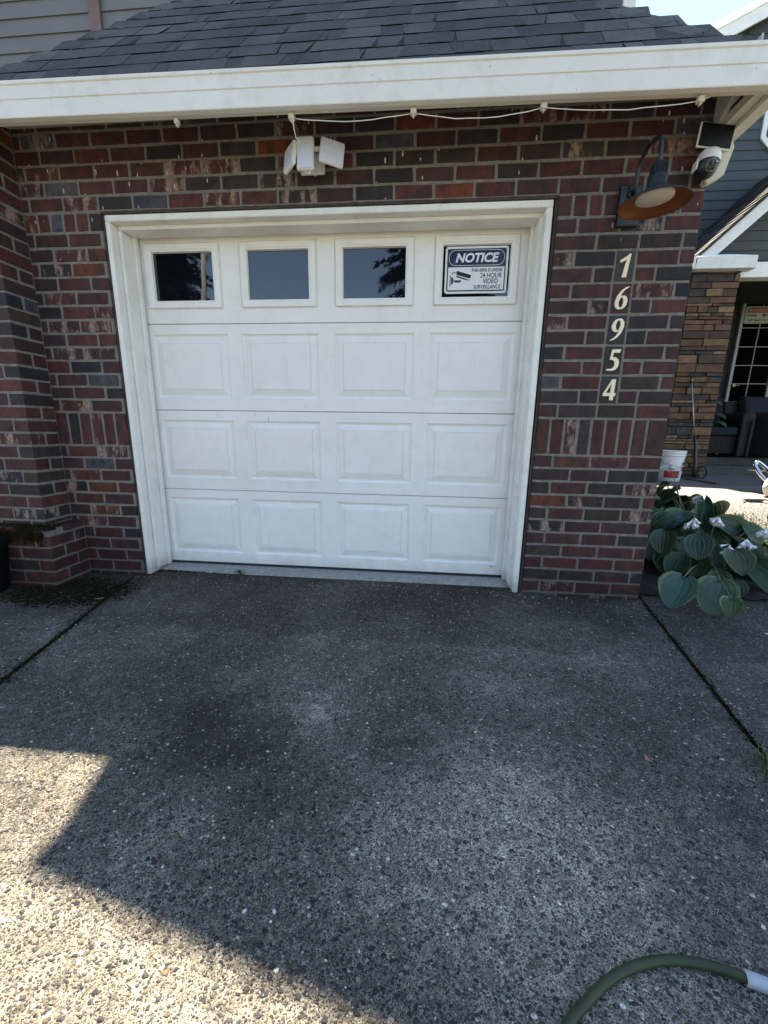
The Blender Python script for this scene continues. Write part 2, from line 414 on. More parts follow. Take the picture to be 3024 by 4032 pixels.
def brick(b, place, u0, u1, z0, z1, r, depth=.09):
    j = MJ / 2; e = .0022
    free = lambda q: any(abs(q - k_) < 1e-4 for k_ in (WX0, OX0, OX1, WX1, -.44))     # ends that turn a corner keep their full length
    if not free(u0): u0 += j
    if not free(u1): u1 -= j
    z0 += j * .95; z1 -= j * .95
    if u1 - u0 < .012 or z1 - z0 < .012: return
    pr = r.uniform(-.0012, .0015); tw = r.uniform(-.0009, .0009)
    c = brick_col(r)
    q = []
    for u, du in ((u0, 0), (u1, 0)):
        for z in (z0, z1):
            uu = u + r.uniform(-e, e); zz = z + r.uniform(-e, e)
            q.append((uu, zz))
    vs = [place(q[0][0], q[0][1], pr + tw), place(q[1][0], q[1][1], pr), place(q[3][0], q[3][1], pr - tw), place(q[2][0], q[2][1], pr),
          place(q[0][0], q[0][1], -depth), place(q[1][0], q[1][1], -depth), place(q[3][0], q[3][1], -depth), place(q[2][0], q[2][1], -depth)]
    b.add(vs, [(0, 1, 2, 3), (7, 6, 5, 4), (0, 4, 5, 1), (1, 5, 6, 2), (2, 6, 7, 3), (3, 7, 4, 0)], col=c)

def brick_run(b, place, ua, ub, z0, z1, offs, r, skip=None, seed=0, depth=.09, ends=(0, 0)):
    for (a, c, kind, i) in levels(z0, z1):
        if kind == 'run':
            u = ua - (offs + (BL / 2 if i % 2 else 0)) % BL
            while u < ub - .004:
                x0 = max(u, ua); x1 = min(u + BL, ub)
                if skip:
                    parts = skip(x0, x1, a, c)
                else: parts = [(x0, x1)]
                for p in parts: brick(b, place, p[0], p[1], a, c, r, depth)
                u += BL
        else:
            n = max(1, round((ub - ua) / .0745)); w = (ub - ua) / n
            for k in range(n):
                parts = skip(ua + k * w, ua + (k + 1) * w, a, c) if skip else [(ua + k * w, ua + (k + 1) * w)]
                for p in parts: brick(b, place, p[0], p[1], a, c, r, depth)

OX0, OX1, OZ = -.055, 2.456, 2.143            # brick opening
WX0, WX1 = -.53, 3.155
YF = -.20
ZG = -.13; ZT = 2.575
house = thing('brick_garage', (1.3, -.2, GZ), 'brick garage front with white door, steep shingle roof and siding above', 'garage')
front = lambda u, z, d: Vector((u, YF - d, z))
bw = MB(); r = random.Random(11)
# number tiles: centre column x 2.77-2.87, five double-height blocks
NX0, NX1 = 2.770, 2.872
def skip_num(x0, x1, a, c):
    if a > ZS + COURSE * .5 and c < ZS + 11.5 * COURSE:
        out = []
        if x0 < NX0: out.append((x0, min(x1, NX0)))
        if x1 > NX1: out.append((max(x0, NX1), x1))
        return out
    return [(x0, x1)]
def right_rows(z0, z1):
    for (a, c, kind, i) in levels(z0, z1):
        if kind == 'run':
            k = i % 2
            us = [OX1]
            if a > ZS + COURSE * .5 and c < ZS + 11.5 * COURSE:
                cuts = [OX1 + (.105 if k else .2095), NX0, NX1, NX1 + (.105 if not k else .2095), WX1]
            else:
                first = .105 if k else .2095
                cuts = [OX1 + first + BL * q for q in range(3)]
                cuts = [q for q in cuts if q < WX1 - .03] + [WX1]
            for q in cuts:
                if not (abs(us[-1] - NX0) < 1e-6 and abs(q - NX1) < 1e-6): brick(bw, front, us[-1], q, a, c, r)
                us.append(q)
        else:
            n = 9; w = .0745
            for q in range(n):
                u1 = OX1 + (q + 1) * w if q < n - 1 else WX1
                brick(bw, front, OX1 + q * w, u1, a, c, r)
right_rows(ZG, TOPZ)
brick_run(bw, front, WX0, OX0, ZG, TOPZ - .002, .06, r)
brick_run(bw, front, WX0, WX1, TOPZ, ZT, .06, r)
# side of the right pier and the faces of the projecting pier at left
sideR = lambda u, z, d: Vector((WX1 - .0 + d, u, z))
YL = -.385
frontL = lambda u, z, d: Vector((u, YL - d, z))
PL = [(ZS - HS + (q - 7) * COURSE, ZS - HS + (q - 6) * COURSE, 'run', q) for q in range(0, 30)]
PL = [(max(a, .335), min(c, ZT), k_, q) for a, c, k_, q in PL if c > .36 and a < ZT - .02]
for (a, c, kind, i) in PL:
    x1 = WX0
    odd = i % 2
    if odd:
        brick(bw, frontL, x1 - .2095, x1, a, c, r)                                   # header end shows on the side
        brick(bw, lambda u, z, d: Vector((WX0 + d, u, z)), YL + .098, YF + .005, a, c, r)
        u = x1 - .2095
    else:
        brick(bw, frontL, x1 - .1, x1, a, c, r, depth=.185)
        u = x1 - .1
    while u > -3.2:
        brick(bw, frontL, u - BL, u, a, c, r); u -= BL
bw.build('wall', BRICK, house, bevel=.0025)
mo = MB(); MD = .0032
def panel(x0, x1, z0, z1, y, dd=.084): mo.box(x0, x1, y + MD, y + dd, z0, z1)
panel(WX0, OX0 - MD, ZG, TOPZ, YF); panel(OX1 + MD, WX1 - .004, ZG, TOPZ, YF); panel(WX0, WX1 - .004, TOPZ + .001, ZT, YF)
mo.box(-3.3, WX0 - MD, YL + MD, YF + .03, .33, ZT - .002)
mo.build('mortar', MORTAR, house)
# solid body behind the brick skin (keeps the garage light-tight)
SHEATH = plain('sheathing', (.10, .09, .08), .9)
b = MB()
b.box(-3.3, OX0 - .002, YF + .0855, .9, ZG, ZT - .004); b.box(OX1 + .002, WX1 - .09, YF + .0855, 4.0, ZG, ZT - .004); b.box(OX0 - .001, OX1 + .001, YF + .0855, .9, TOPZ + .004, ZT - .004)
b.box(OX0, OX1, .86, .9, ZG, TOPZ)
b.build('body', SHEATH, house)
rr = random.Random(5); bs = MB()
for (a, c, kind, i) in levels(ZG, ZT):
    u = YF + .092 + (.1 if i % 2 else 0)
    if i % 2: brick(bs, sideR, YF + .094, u, a, c, rr, .08)
    while u < 2.6: brick(bs, sideR, u, u + BL, a, c, rr, .08); u += BL
bs.build('side_wall', BRICK, house, bevel=.0025)
b = MB(); b.box(WX1 - .086, WX1 - MD, YF + .09, 3.95, ZG, ZT - .001); b.build('side_mortar', MORTAR, house)

# number tiles
TILE = [(.050, .047, .047), (.060, .024, .024), (.034, .032, .036), (.032, .027, .029), (.034, .029, .030)]
TILEM = Mat('number_tile', .7, 0, .3); TILEM.color(TILEM.mix(1.0, TILEM.attr('Col'), TILEM.ramp(TILEM.noise(60, 5), [(.3, .75), (.7, 1.25)]), 'MULTIPLY')); TILEM.bump(TILEM.noise(90, 4), .3, .003)
NUMM = plain('cream_numeral', (.80, .70, .50), .5, 0, .05)
GL = {
 '1': [[(.70, 1), (.80, .985), (.62, 0), (.28, 0), (.50, .74), (.10, .62), (.02, .72), (.5, .9)]],
 '6': [[(.99, .97), (.99, 1), (.72, .97), (.42, .84), (.17, .62), (.03, .36), (.05, .16), (.2, .03), (.45, 0), (.72, .05), (.92, .2), (.97, .38), (.88, .54), (.7, .61), (.5, .6), (.38, .55), (.5, .72), (.68, .86)],
       [(.37, .45), (.3, .3), (.33, .15), (.47, .07), (.6, .14), (.68, .3), (.65, .44), (.54, .53), (.44, .52)]],
 '5': [[(.32, 1), (.98, 1), (.93, .85), (.44, .85), (.41, .63), (.62, .64), (.84, .55), (.95, .38), (.9, .19), (.72, .05), (.42, 0), (.05, .01), (.03, .09), (.4, .1), (.58, .18), (.64, .32), (.56, .46), (.38, .52), (.2, .5)]],
 '4': [[(.62, 1), (.9, 1), (.86, .35), (1, .35), (.98, .2), (.85, .2), (.84, 0), (.56, 0), (.56, .2), (.0, .2), (.0, .31)],
       [(.57, .35), (.23, .35), (.6, .82)]],
}
GL['9'] = [[(1 - x, 1 - y) for x, y in s] for s in GL['6']]
def outline_mesh(splines, place, thick, name, mat, parent, res=0):
    cu = D.curves.new(name + '_c', 'CURVE'); cu.dimensions = '2D'; cu.fill_mode = 'BOTH'; cu.extrude = thick / 2
    for s in splines:
        sp = cu.splines.new('POLY'); sp.points.add(len(s) - 1); sp.use_cyclic_u = True
        for p, q in zip(sp.points, s): p.co = (q[0], q[1], 0, 1)
    return curve_mesh(cu, place, name, mat, parent)
def curve_mesh(cu, place, name, mat, parent):
    t = D.objects.new('tmp', cu); scene.collection.objects.link(t)
    bpy.context.view_layer.update(); dg = bpy.context.evaluated_depsgraph_get()
    me = D.meshes.new_from_object(t.evaluated_get(dg)); D.objects.remove(t)
    me.name = name; me.transform(place); me.materials.clear(); me.materials.append(mat)
    o = D.objects.new(name, me); scene.collection.objects.link(o)
    if parent is not None: o.parent = parent; o.matrix_parent_inverse = parent_world(parent).inverted()
    return o
WALLM = Matrix(((1, 0, 0, 0), (0, 0, -1, 0), (0, 1, 0, 0), (0, 0, 0, 1)))     # xy of a drawing -> xz of a wall facing -y
def on_wall(x, y, z, sx=1, sy=1, shear=0.0):
    S = Matrix(((sx, shear, 0, 0), (0, sy, 0, 0), (0, 0, 1, 0), (0, 0, 0, 1)))
    return Matrix.Translation((x, y, z)) @ WALLM @ S
def text_mesh(txt, x, y, z, size, mat, parent, name='lettering', align='CENTER', sx=1.0, bold=0.0, shear=0.0, thick=.0006, rot=0.0):
    cu = D.curves.new(name + '_c', 'FONT'); cu.body = txt; cu.size = size; cu.align_x = align; cu.extrude = thick; cu.offset = bold
    cu.shear = shear
    return curve_mesh(cu, on_wall(x, y, z, sx, 1), name, mat, parent)
for k, ch in enumerate('16954'):
    z1 = ZS + (11 - 2 * k) * COURSE; z0 = z1 - 2 * COURSE
    t = MB(); t.box(NX0 + .006, NX1 - .006, YF - .001, YF + .07, z0 + .006, z1 - .006, col=TILE[k])
    to = t.build('number_tile', TILEM.m, house, bevel=.002, label='dark tile carrying the cream numeral %s' % ch)
    outline_mesh(GL[ch], on_wall(NX0 + .018, YF - .0055, z0 + .022, .066, .110), .009, 'numeral', NUMM, to)

# ------------------------------------------------------------------ door frame
W = 2.3897
fr = MB()
def frame_ring(x0, x1, zt, wdt, y0, y1, zb=GZ + .005, zb_in=None):
    """left, right and head pieces of width wdt outside the clear rectangle x0..x1, top zt"""
    fr.box(x0 - wdt, x0, y0, y1, zb, zt); fr.box(x1, x1 + wdt, y0, y1, zb, zt)
    fr.box(x0 - wdt, x1 + wdt, y0, y1, zt + .0005, zt + wdt)
frame_ring(-.018, W + .012, 2.098, .034, -.187, -.02)                  # outer brick mould
frame_ring(.004, W - .004, 2.078, .0215, -.132, -.0215, zb=-.012)     # stop
frame_ring(.024, W - .024, 2.106, .022, -.045, -.012, zb=-.012)       # weather strip
fo = fr.build('door_frame', TRIM, house, bevel=.004)
b = MB(); b.box(OX0 + .001, OX0 + .012, -.19, -.1, GZ, 2.13); b.box(OX1 - .012, OX1 - .001, -.19, -.1, GZ, 2.13); b.box(OX0, OX1, -.192, -.1, 2.134, 2.152)
b.build('flashing', plain('dark_flashing', (.05, .035, .028), .8, 0, .5), fo)
CONC = plain('sill_concrete', (.27, .26, .24), .9, 0, .25, .5, 40)
b = MB(); b.prism([(OX0 + .03, -.105, GZ - .02), (OX0 + .03, -.092, GZ + .018), (OX0 + .03, -.02, -.012), (OX0 + .03, .3, -.012), (OX0 + .03, .3, -.1)], (OX1 - OX0 - .06, 0, 0)); b.build('sill', CONC, house)

# ------------------------------------------------------------------ garage door
door = MB()
P1 = [(.045, .550), (.641, 1.138), (1.240, 1.736), (1.828, 2.330)]
SEC = [(0, .0803, .475), (1, .613, 1.003), (2, 1.145, 1.538)]
H4 = .5334
def ring(b, x0, x1, z0, z1, prof):
    """nested rectangles: prof = list of (inset, y)"""
    vs = []
    for ins, y in prof: vs += [(x0 + ins, y, z0 + ins), (x1 - ins, y, z0 + ins), (x1 - ins, y, z1 - ins), (x0 + ins, y, z1 - ins)]
    fs = []
    for k in range(len(prof) - 1):
        for i in range(4): fs.append((k * 4 + i, k * 4 + (i + 1) % 4, k * 4 + 4 + (i + 1) % 4, k * 4 + 4 + i))
    b.add(vs, fs); return vs
def section(zlo, zhi, cells, cz0, cz1, fn):
    x0, x1 = -.014, W + .014
    xs = [x0] + [q for c in cells for q in c] + [x1]
    for i in range(len(xs) - 1):
        if i % 2 == 0: door.add([(xs[i], 0, zlo), (xs[i + 1], 0, zlo), (xs[i + 1], 0, zhi), (xs[i], 0, zhi)], [(0, 1, 2, 3)])
        else:
            a, c = xs[i], xs[i + 1]
            door.add([(a, 0, zlo), (c, 0, zlo), (c, 0, cz0), (a, 0, cz0)], [(0, 1, 2, 3)])
            door.add([(a, 0, cz1), (c, 0, cz1), (c, 0, zhi), (a, 0, zhi)], [(0, 1, 2, 3)])
            fn(a, c, cz0, cz1)
    # rounded section edges
    door.add([(x0, 0, zlo), (x1, 0, zlo), (x1, .012, zlo - .003), (x0, .012, zlo - .003)], [(3, 2, 1, 0)])
    door.add([(x0, 0, zhi), (x1, 0, zhi), (x1, .012, zhi + .003), (x0, .012, zhi + .003)], [(0, 1, 2, 3)])
def raised(a, c, z0, z1):
    pf = [(0, 0), (.002, .006), (.011, .0105), (.020, .0105), (.034, .0055), (.052, .0005), (.0545, .0035), (.0565, .0035), (.058, -.0015), (.064, -.002)]
    vs = ring(door, a, c, z0, z1, pf); i = pf[-1][0]; y = pf[-1][1]
    door.add([(a + i, y, z0 + i), (c - i, y, z0 + i), (c - i, y, z1 - i), (a + i, y, z1 - i)], [(0, 1, 2, 3)])
for k, z0, z1 in SEC: section(k * H4 + .0035 + (0 if k else .004), (k + 1) * H4 - .0035, P1, z0, z1, raised)
WIN = [(.038, .535), (.651, 1.138), (1.242, 1.725), (1.835, 2.328)]; WZ0, WZ1 = 1.682, 2.064
section(3 * H4 + .0035, 2.14, WIN, WZ0, WZ1, lambda a, c, z0, z1: ring(door, a, c, z0, z1, [(0, 0), (.006, .004), (.014, .004), (.016, .03)]))
dobj = door.build('garage_door', WHITE, house)
for a, c in WIN:
    f = MB(); ring(f, a + .010, c - .010, WZ0 + .010, WZ1 - .010, [(0, .006), (.0005, -.009), (.002, -.011), (.030, -.011), (.036, -.006), (.042, -.006), (.0445, .010), (.0465, .012)])
    f.build('window_frame', WHITE, dobj)
    p = MB(); p.add([(a + .05, .0105, WZ0 + .05), (c - .05, .0105, WZ0 + .05), (c - .05, .0105, WZ1 - .05), (a + .05, .0105, WZ1 - .05)], [(0, 1, 2, 3)])
    p.build('pane', PANE, dobj)
b = MB(); b.box(-.01, W + .01, .002, .03, -.024, .006); b.build('bottom_seal', RUBBER, dobj)
b = MB(); b.box(-.012, W + .012, .013, .04, -.002, 2.14); b.build('backing', RUBBER, dobj)
# scratches and a dent mark
SCUFF = plain('scuff', (.10, .10, .11), .8)
for (x, z, w_, h_, t_) in [(.905, .275, .006, .075, .1), (.70, 1.045, .003, .03, 0), (.79, 1.02, .002, .03, .1), (.445, 1.04, .002, .03, 0), (.97, .165, .003, .025, 0), (2.30, .065, .03, .008, -.3), (1.66, .83, .02, .004, .2)]:
    b = MB(); b.prism([(x - w_ / 2, -.0006, z), (x, -.0006, z - h_ / 2), (x + w_ / 2 + t_ * .02, -.0006, z), (x + .001, -.0006, z + h_ / 2)], (0, .0004, 0))
    b.build('scratch', SCUFF, dobj)

# ------------------------------------------------------------------ gutter, soffit, roof
def gz(x): return 2.392 - .0115 * x                      # underside of the fascia gutter
def gprism(b, xa, xb, prof, **k):
    """prof: (y, dz above gutter underside) outline; swept in x following gz"""
    n = len(prof); vs = [(xa, y, gz(xa) + z) for y, z in prof] + [(xb, y, gz(xb) + z) for y, z in prof]
    fs = [list(range(n)), list(range(2 * n - 1, n - 1, -1))] + [(i, i + n, (i + 1) % n + n, (i + 1) % n) for i in range(n)]
    b.add(vs, fs, **k)
GY = -.5
g = MB()
prof = [(GY + .028, 0), (GY + .002, 0), (GY, .003), (GY - .001, .066), (GY + .0012, .0695), (GY + .0012, .0715), (GY - .003, .074), (GY - .004, .125), (GY - .009, .129), (GY - .010, .141), (GY - .004, .146), (GY + .012, .146),
        (GY + .014, .130), (GY + .006, .122), (GY + .028, .07)]
gprism(g, -3.3, 3.262, prof)
# right-hand return of the gutter running back along the side of the garage
for (x, y0, y1) in [(3.262, GY - .004, 2.8)]:
    z0 = gz(3.2)
    g.prism([(x, y0, z0 + .0), (x - .055, y0, z0), (x - .055, y0, z0 + .02), (x - .03, y0, z0 + .02), (x - .03, y0, z0 + .13), (x - .03, y0, z0 + .146), (x + .004, y0, z0 + .146)], (0, y1 - y0, 0))
g.build('gutter', GUTTERM, house)
b = MB(); gprism(b, -3.3, 3.20, [(GY + .029, .004), (GY + .055, .004), (GY + .055, .105), (GY + .029, .105)]); b.box(3.157, 3.205, GY + .056, 2.8, gz(3.2) + .02, gz(3.2) + .10)
b.build('fascia', CREAM, house)
b = MB(); zs_ = 2.576
b.prism([(-3.3, GY + .057, 2.478), (-3.3, YF + .02, 2.56), (-3.3, YF + .02, 2.572), (-3.3, GY + .057, 2.49)], (6.45, 0, 0))
b.build('soffit', SOFFIT, house)
# side overhang: lookout boards seen from below
b = MB()
b.box(3.157, 3.208, YF - .3, 2.8, gz(3.2) + .06, gz(3.2) + .075)
b.build('side_soffit', SOFFIT, house)
b = MB(); b.prism([(WX1 - .02, YF - .004, 2.37), (WX1 + .004, YF - .004, 2.37), (WX1 + .004, YF - .24, 2.54), (WX1 - .02, YF - .24, 2.54), (WX1 - .02, YF - .24, 2.575), (WX1 - .02, YF - .004, 2.575)], (.006, 0, 0)); b.build('eave_return', SOFFIT, house)

PITCH = 1.25; RY0, RZ0 = -.476, 2.502
HLX, HRX = -.665, 3.085           # hip feet at y = RY0
def rp(x, y, off=0.0):
    nrm = Vector((0, -PITCH, 1)).normalized(); return Vector((x, y, RZ0 + PITCH * (y - RY0))) + nrm * off
roof = MB(); r = random.Random(3)
EXP = .152; dy = EXP / math.sqrt(1 + PITCH ** 2)
SC = [(.070, .067, .062), (.078, .074, .067), (.062, .060, .056), (.084, .079, .071), (.058, .055, .051)]
YTOP = 1.45
roof.add([rp(HLX + .0, RY0), rp(HRX, RY0), rp(HRX - (YTOP - RY0), YTOP), rp(HLX + (YTOP - RY0), YTOP)], [(0, 1, 2, 3)], col=(.05, .05, .055, 1))
k = 0; y = RY0 - .012
def strip(xa, xb, ya, yb, o0, o1, sl0, sl1, col):
    """one tab, lower edge lifted by o0 and upper by o1, with an open front edge"""
    xa0, xb0, xa1, xb1 = xa - sl0, xb + sl1, xa, xb
    vs = [rp(xa0, ya, o0), rp(xb0, ya, o0), rp(xb1, yb, o1), rp(xa1, yb, o1), rp(xa0, ya, o0 - .0065), rp(xb0, ya, o0 - .0065), rp(xb1, yb, o1 - .0065), rp(xa1, yb, o1 - .0065)]
    roof.add(vs, [(0, 1, 2, 3)], col=tuple(col) + (1,)); roof.add(vs, [(4, 5, 1, 0), (5, 6, 2, 1), (7, 4, 0, 3)], col=(.006, .006, .007, 1))  # cut edges near black, so the colour also paints each course's shadow line
while y < YTOP:
    ya = y; yb = y + dy * 1.03
    xl = HLX + (max(ya, RY0) - RY0); xr = HRX - (max(ya, RY0) - RY0)
    x = xl - r.uniform(0, .2)
    while x < xr:
        w_ = r.uniform(.12, .34); c = r.choice(SC); f = r.uniform(.85, 1.15); c = tuple(q * f for q in c)
        xa = max(x, xl + .0); xb = min(x + w_, xr)
        if xb - xa > .01: strip(xa, xb, ya, yb, .0065, .0030, r.uniform(-.01, .04), r.uniform(-.04, .01), c)
        x += w_
    x = xl + r.uniform(0, .25)
    while x < xr - .25:
        w_ = r.uniform(.10, .28); c = r.choice(SC); f = r.uniform(.85, 1.15); c = tuple(q * f for q in c)
        if x + w_ < xr - .02: strip(x, x + w_, ya, yb, .0078, .0045, r.uniform(-.03, .03), r.uniform(-.03, .03), c)
        x += w_ + r.uniform(.08, .26)
    y += dy
robj = roof.build('roof', SHINGLE, house)
# the two end planes of the hip (seen from other sides)
b = MB()
b.add([rp(HLX, RY0, .0), rp(HLX + (YTOP - RY0), YTOP, 0), Vector((HLX, YTOP, RZ0))], [(0, 1, 2)], col=(.06, .065, .07, 1))
b.add([rp(HRX, RY0, .0), rp(HRX - (YTOP - RY0), YTOP, 0), Vector((HRX, YTOP, RZ0))], [(0, 2, 1)], col=(.06, .065, .07, 1))
b.build('roof_end', SHINGLE, house)
# roof of the neighbouring wing at far left, under the siding
hip = MB()
for side in (0, 1):
    n = 0; t = .03
    while t < YTOP - RY0 + .1:
        sgn = 1 if side == 0 else -1
        base = lambda q: (HLX + q) if side == 0 else (HRX - q)
        L = .172 / math.sqrt(2 + PITCH ** 2) ; c = r.choice(SC); f = r.uniform(.95, 1.35); c = tuple(q * f for q in c)
        ta, tb = t, t + L * 1.12
        A = Vector((base(ta), RY0 + ta, RZ0 + PITCH * ta)); B = Vector((base(tb), RY0 + tb, RZ0 + PITCH * tb))
        inx = Vector((sgn, 0, 0)); out = Vector((0, 1, 0))       # along front plane / along end plane (level lines)
        dn1 = Vector((0, -1, -PITCH)).normalized(); dn2 = Vector((-sgn, 0, -PITCH)).normalized()
        w1 = .11
        ax = (B - A).normalized()
        n1 = (dn1 - ax * dn1.dot(ax)).normalized() * w1; n2 = (dn2 - ax * dn2.dot(ax)).normalized() * w1
        up = Vector((0, 0, 1)); lo = .014; hi = .004
        vs = [A + up * lo, A + n1 + up * (lo), A + n2 + up * lo, B + up * hi, B + n1 + up * hi, B + n2 + up * hi]
        th = up * -.006
        vs2 = [v_ + th for v_ in vs]
        hip.add(vs + vs2, [(0, 3, 4, 1), (0, 2, 5, 3), (0, 1, 7, 6), (0, 6, 8, 2), (1, 4, 10, 7), (2, 8, 11, 5), (6, 7, 10, 9), (6, 9, 11, 8)], col=tuple(c) + (1,))
        t += L; n += 1
hip.build('hip_caps', SHINGLE, robj)

# ------------------------------------------------------------------ upper storey (siding behind the hip, bay gable above, shaped for its shadow)
def lap(b, x0, x1, z0, z1, y, ex, ny=-1, t=.012, col=(1, 1, 1, 1)):
    """lap siding facing -y: each board leans out at its foot"""
    z = z0
    while z < z1 - .001:
        zt = min(z + ex, z1)
        b.add([(x0, y - t, z), (x1, y - t, z), (x1, y - .002, zt), (x0, y - .002, zt), (x0, y, z), (x1, y, z)], [(0, 1, 2, 3), (4, 5, 1, 0)], col=col)
        z += ex
UPS = m_siding('taupe_siding', (.165, .157, .148)); TEAL = m_siding('slate_teal_siding', (.050, .063, .064)); BROWN = plain('brown_trim', (.17, .095, .075), .6, 0, .15)
up = thing('upper_storey', (0, 1.2, 2.5), 'upper storey of taupe siding rising behind the left of the garage roof', 'house wall')
UY = 1.2
b = MB(); lap(b, -4.2, 3.17, 3.2245, 5.9, UY, .1175); b.build('siding', UPS, up)
b = MB(); b.box(-1.035, -.935, UY - .035, UY, 3.2, 5.7); b.build('corner_board', BROWN, up, bevel=.003)
b = MB(); b.box(3.17, 3.26, UY - .03, UY + .08, 3.0, 5.7); b.build('white_corner_board', TRIM, up, bevel=.003)
b = MB(); b.box(-4.2, 3.2, UY + .001, 8, 2.6, 5.895); b.build('side_wall', UPS, up)
b = MB(); b.box(-4.6, .27, .96, 8, 5.90, 5.99); b.prism([(-4.6, .97, 5.991), (-4.6, 4.4, 7.6), (-4.6, 8, 5.991)], (4.87, 0, 0)); b.build('roof', SHINGLE, up)  # unseen roof; eave placed by the shadow edge it casts on the drive
# unseen gabled box added to cast the drive's stepped shade edge; rake climbs right
b = MB(); BX = .265
b.prism([(BX, .62, 5.0), (3.42, .62, 5.0), (3.42, .62, 5.98), (2.3, .62, 6.75), (BX, .62, 5.86)], (0, .7, 0)); b.build('shadow_bay', UPS, up)
b = MB(); b.box(3.2, 3.72, 1.0, 5.2, 5.72, 5.80)  # unseen overhang slab, added to put the hosta in shade
b.prism([(BX - .02, .60, 5.81), (BX - .02, .60, 5.86), (2.3, .60, 6.84), (3.45, .60, 6.02), (3.45, .60, 5.95), (2.3, .60, 6.70)], (0, 1.6, 0)); b.build('shadow_bay_roof', SHINGLE, up)


# ------------------------------------------------------------------ brick step with moss, dark pot
step = thing('brick_ledge', (-.6, -.33, GZ), 'low mossy brick ledge with a broken top, at the foot of the left pier', 'ledge')
b = MB(); r = random.Random(23); SX, SY = -.44, -.462
lf = lambda u, z, d: Vector((u, SY - d, z)); ls = lambda u, z, d: Vector((SX + d, u, z))
for (a, c, kind, i) in levels(-.13, .345):
    top = c > .30
    odd = i % 2
    if odd:
        if not top: brick(b, lf, SX - .2095, SX, a, c, r)
        else: brick(b, lambda u, z, d: Vector((u, SY - d + .03, z - .004)), SX - .24, SX - .05, a, c, r)
        brick(b, ls, SY + .098, YF - .002, a, c, r)
        u = SX - .2095
    else:
        brick(b, lf, SX - .1, SX, a, c, r, .17)
        brick(b, ls, SY + .178, YF - .002, a, c, r)
        u = SX - .1
    while u > -1.6:
        if not (top and r.random() < .15): brick(b, lf, u - BL, u, a, c, r)
        u -= BL
b.build('ledge_face', BRICK, step, bevel=.003)
b = MB(); b.box(-1.7, SX - .006, SY + .006, YL - .002, -.13, .318); b.box(WX0 + .002, SX - .006, YL - .003, YF - .001, -.13, .331); b.build('ledge_core', MORTAR, step)
MOSS = Mat('moss', .95, 0, .1); MOSS.color(MOSS.ramp(MOSS.noise(45, 5, .7), [(.3, (.012, .010, .005)), (.55, (.040, .031, .013)), (.75, (.075, .060, .022))])); MOSS.bump(MOSS.noise(180, 4, .8), 1, .01)
def tufts(b, pts, r, h=(.006, .02), w=(.006, .016), n=4, col=(1, 1, 1, 1)):
    for (x, y, z) in pts:
        for _ in range(n):
            a = r.uniform(0, 2 * PI); hh = r.uniform(*h); ww = r.uniform(*w)
            dx, dy = math.cos(a) * ww, math.sin(a) * ww; lx, ly = r.uniform(-.5, .5) * hh, r.uniform(-.5, .5) * hh
            b.add([(x - dx / 2, y - dy / 2, z - .002), (x + dx / 2, y + dy / 2, z - .002), (x + lx + dx * .1, y + ly + dy * .1, z + hh)], [(0, 1, 2)], col=col)
r = random.Random(31)
b = MB(); pts = []
for _ in range(1500):
    x = r.uniform(-1.1, SX - .02); y = r.gauss(SY + .07, .035); y = max(SY - .012, min(YL + .01 if x < WX0 else YF - .02, y))
    if r.random() < .75: pts.append((x, y, .325))
for _ in range(420): pts.append((r.uniform(-.95, SX - .04), SY - .004, .31 - abs(r.gauss(0, .03))))
tufts(b, pts, r, (.008, .028), (.008, .02)); b.build('ledge_moss', MOSS.m, step)
# moss in the corner of the drive and along the left joint
b = MB(); pts = []
while len(pts) < 2600:
    x = r.uniform(-.75, .12); y = r.uniform(-.85, -.2)
    dd = math.hypot((x + .33) / .36, (y + .50) / .19) + r.uniform(-.25, .25)
    if dd < 1 and not (x < SX and y > SY): pts.append((x, y, GZ))
for _ in range(1500):
    y = r.uniform(-2.2, -.25); pts.append((joint_l(y) + r.gauss(0, .010 + .016 * math.sin(y * 7 + 1) ** 2), y, GZ - .004))
for _ in range(300): pts.append((r.gauss(.08, .12), -.098 + r.gauss(0, .006), GZ))
tufts(b, pts, r, (.003, .011), (.006, .02), 3); tag(b.build('moss', MOSS.m), kind='stuff')
JSOIL = MOSS.m
b = MB()
for fn, wd in ((joint_l, .013), (joint_r, .010)):
    ys = lin(-9, -.17, 60)
    b.add([(fn(y) + sg * wd, y, GZ - .003) for y in ys for sg in (-1, 1)], [(2 * i, 2 * i + 1, 2 * i + 3, 2 * i + 2) for i in range(59)])
tag(b.build('joint_soil', MOSS.m), kind='stuff')
b = MB(); pts = []
for _ in range(2600):
    y = r.uniform(-2.0, -.24); pts.append((joint_r(y) + r.gauss(0, .005 + .008 * math.sin(y * 11) ** 2), y, GZ - .003))
tufts(b, pts, r, (.003, .009), (.004, .014), 2)
tag(b.build('joint_moss', MOSS.m), kind='stuff')
# black pot half out of frame at the foot of the ledge
pot = MB(); PM = Matrix.Translation((-.835, -.57, GZ))
pot.lathe([(.0, .0), (.125, 0), (.155, .28), (.17, .30), (.17, .335), (.158, .338), (.15, .30), (.12, .29), (0, .29)], PM, 40)
tag(pot.build('plant_pot', plain('pot_black', (.006, .006, .006), .9, 0, .2, 0, 30, .1), None), 'round black plant pot in front of the mossy brick ledge, cut by the left edge', 'pot')

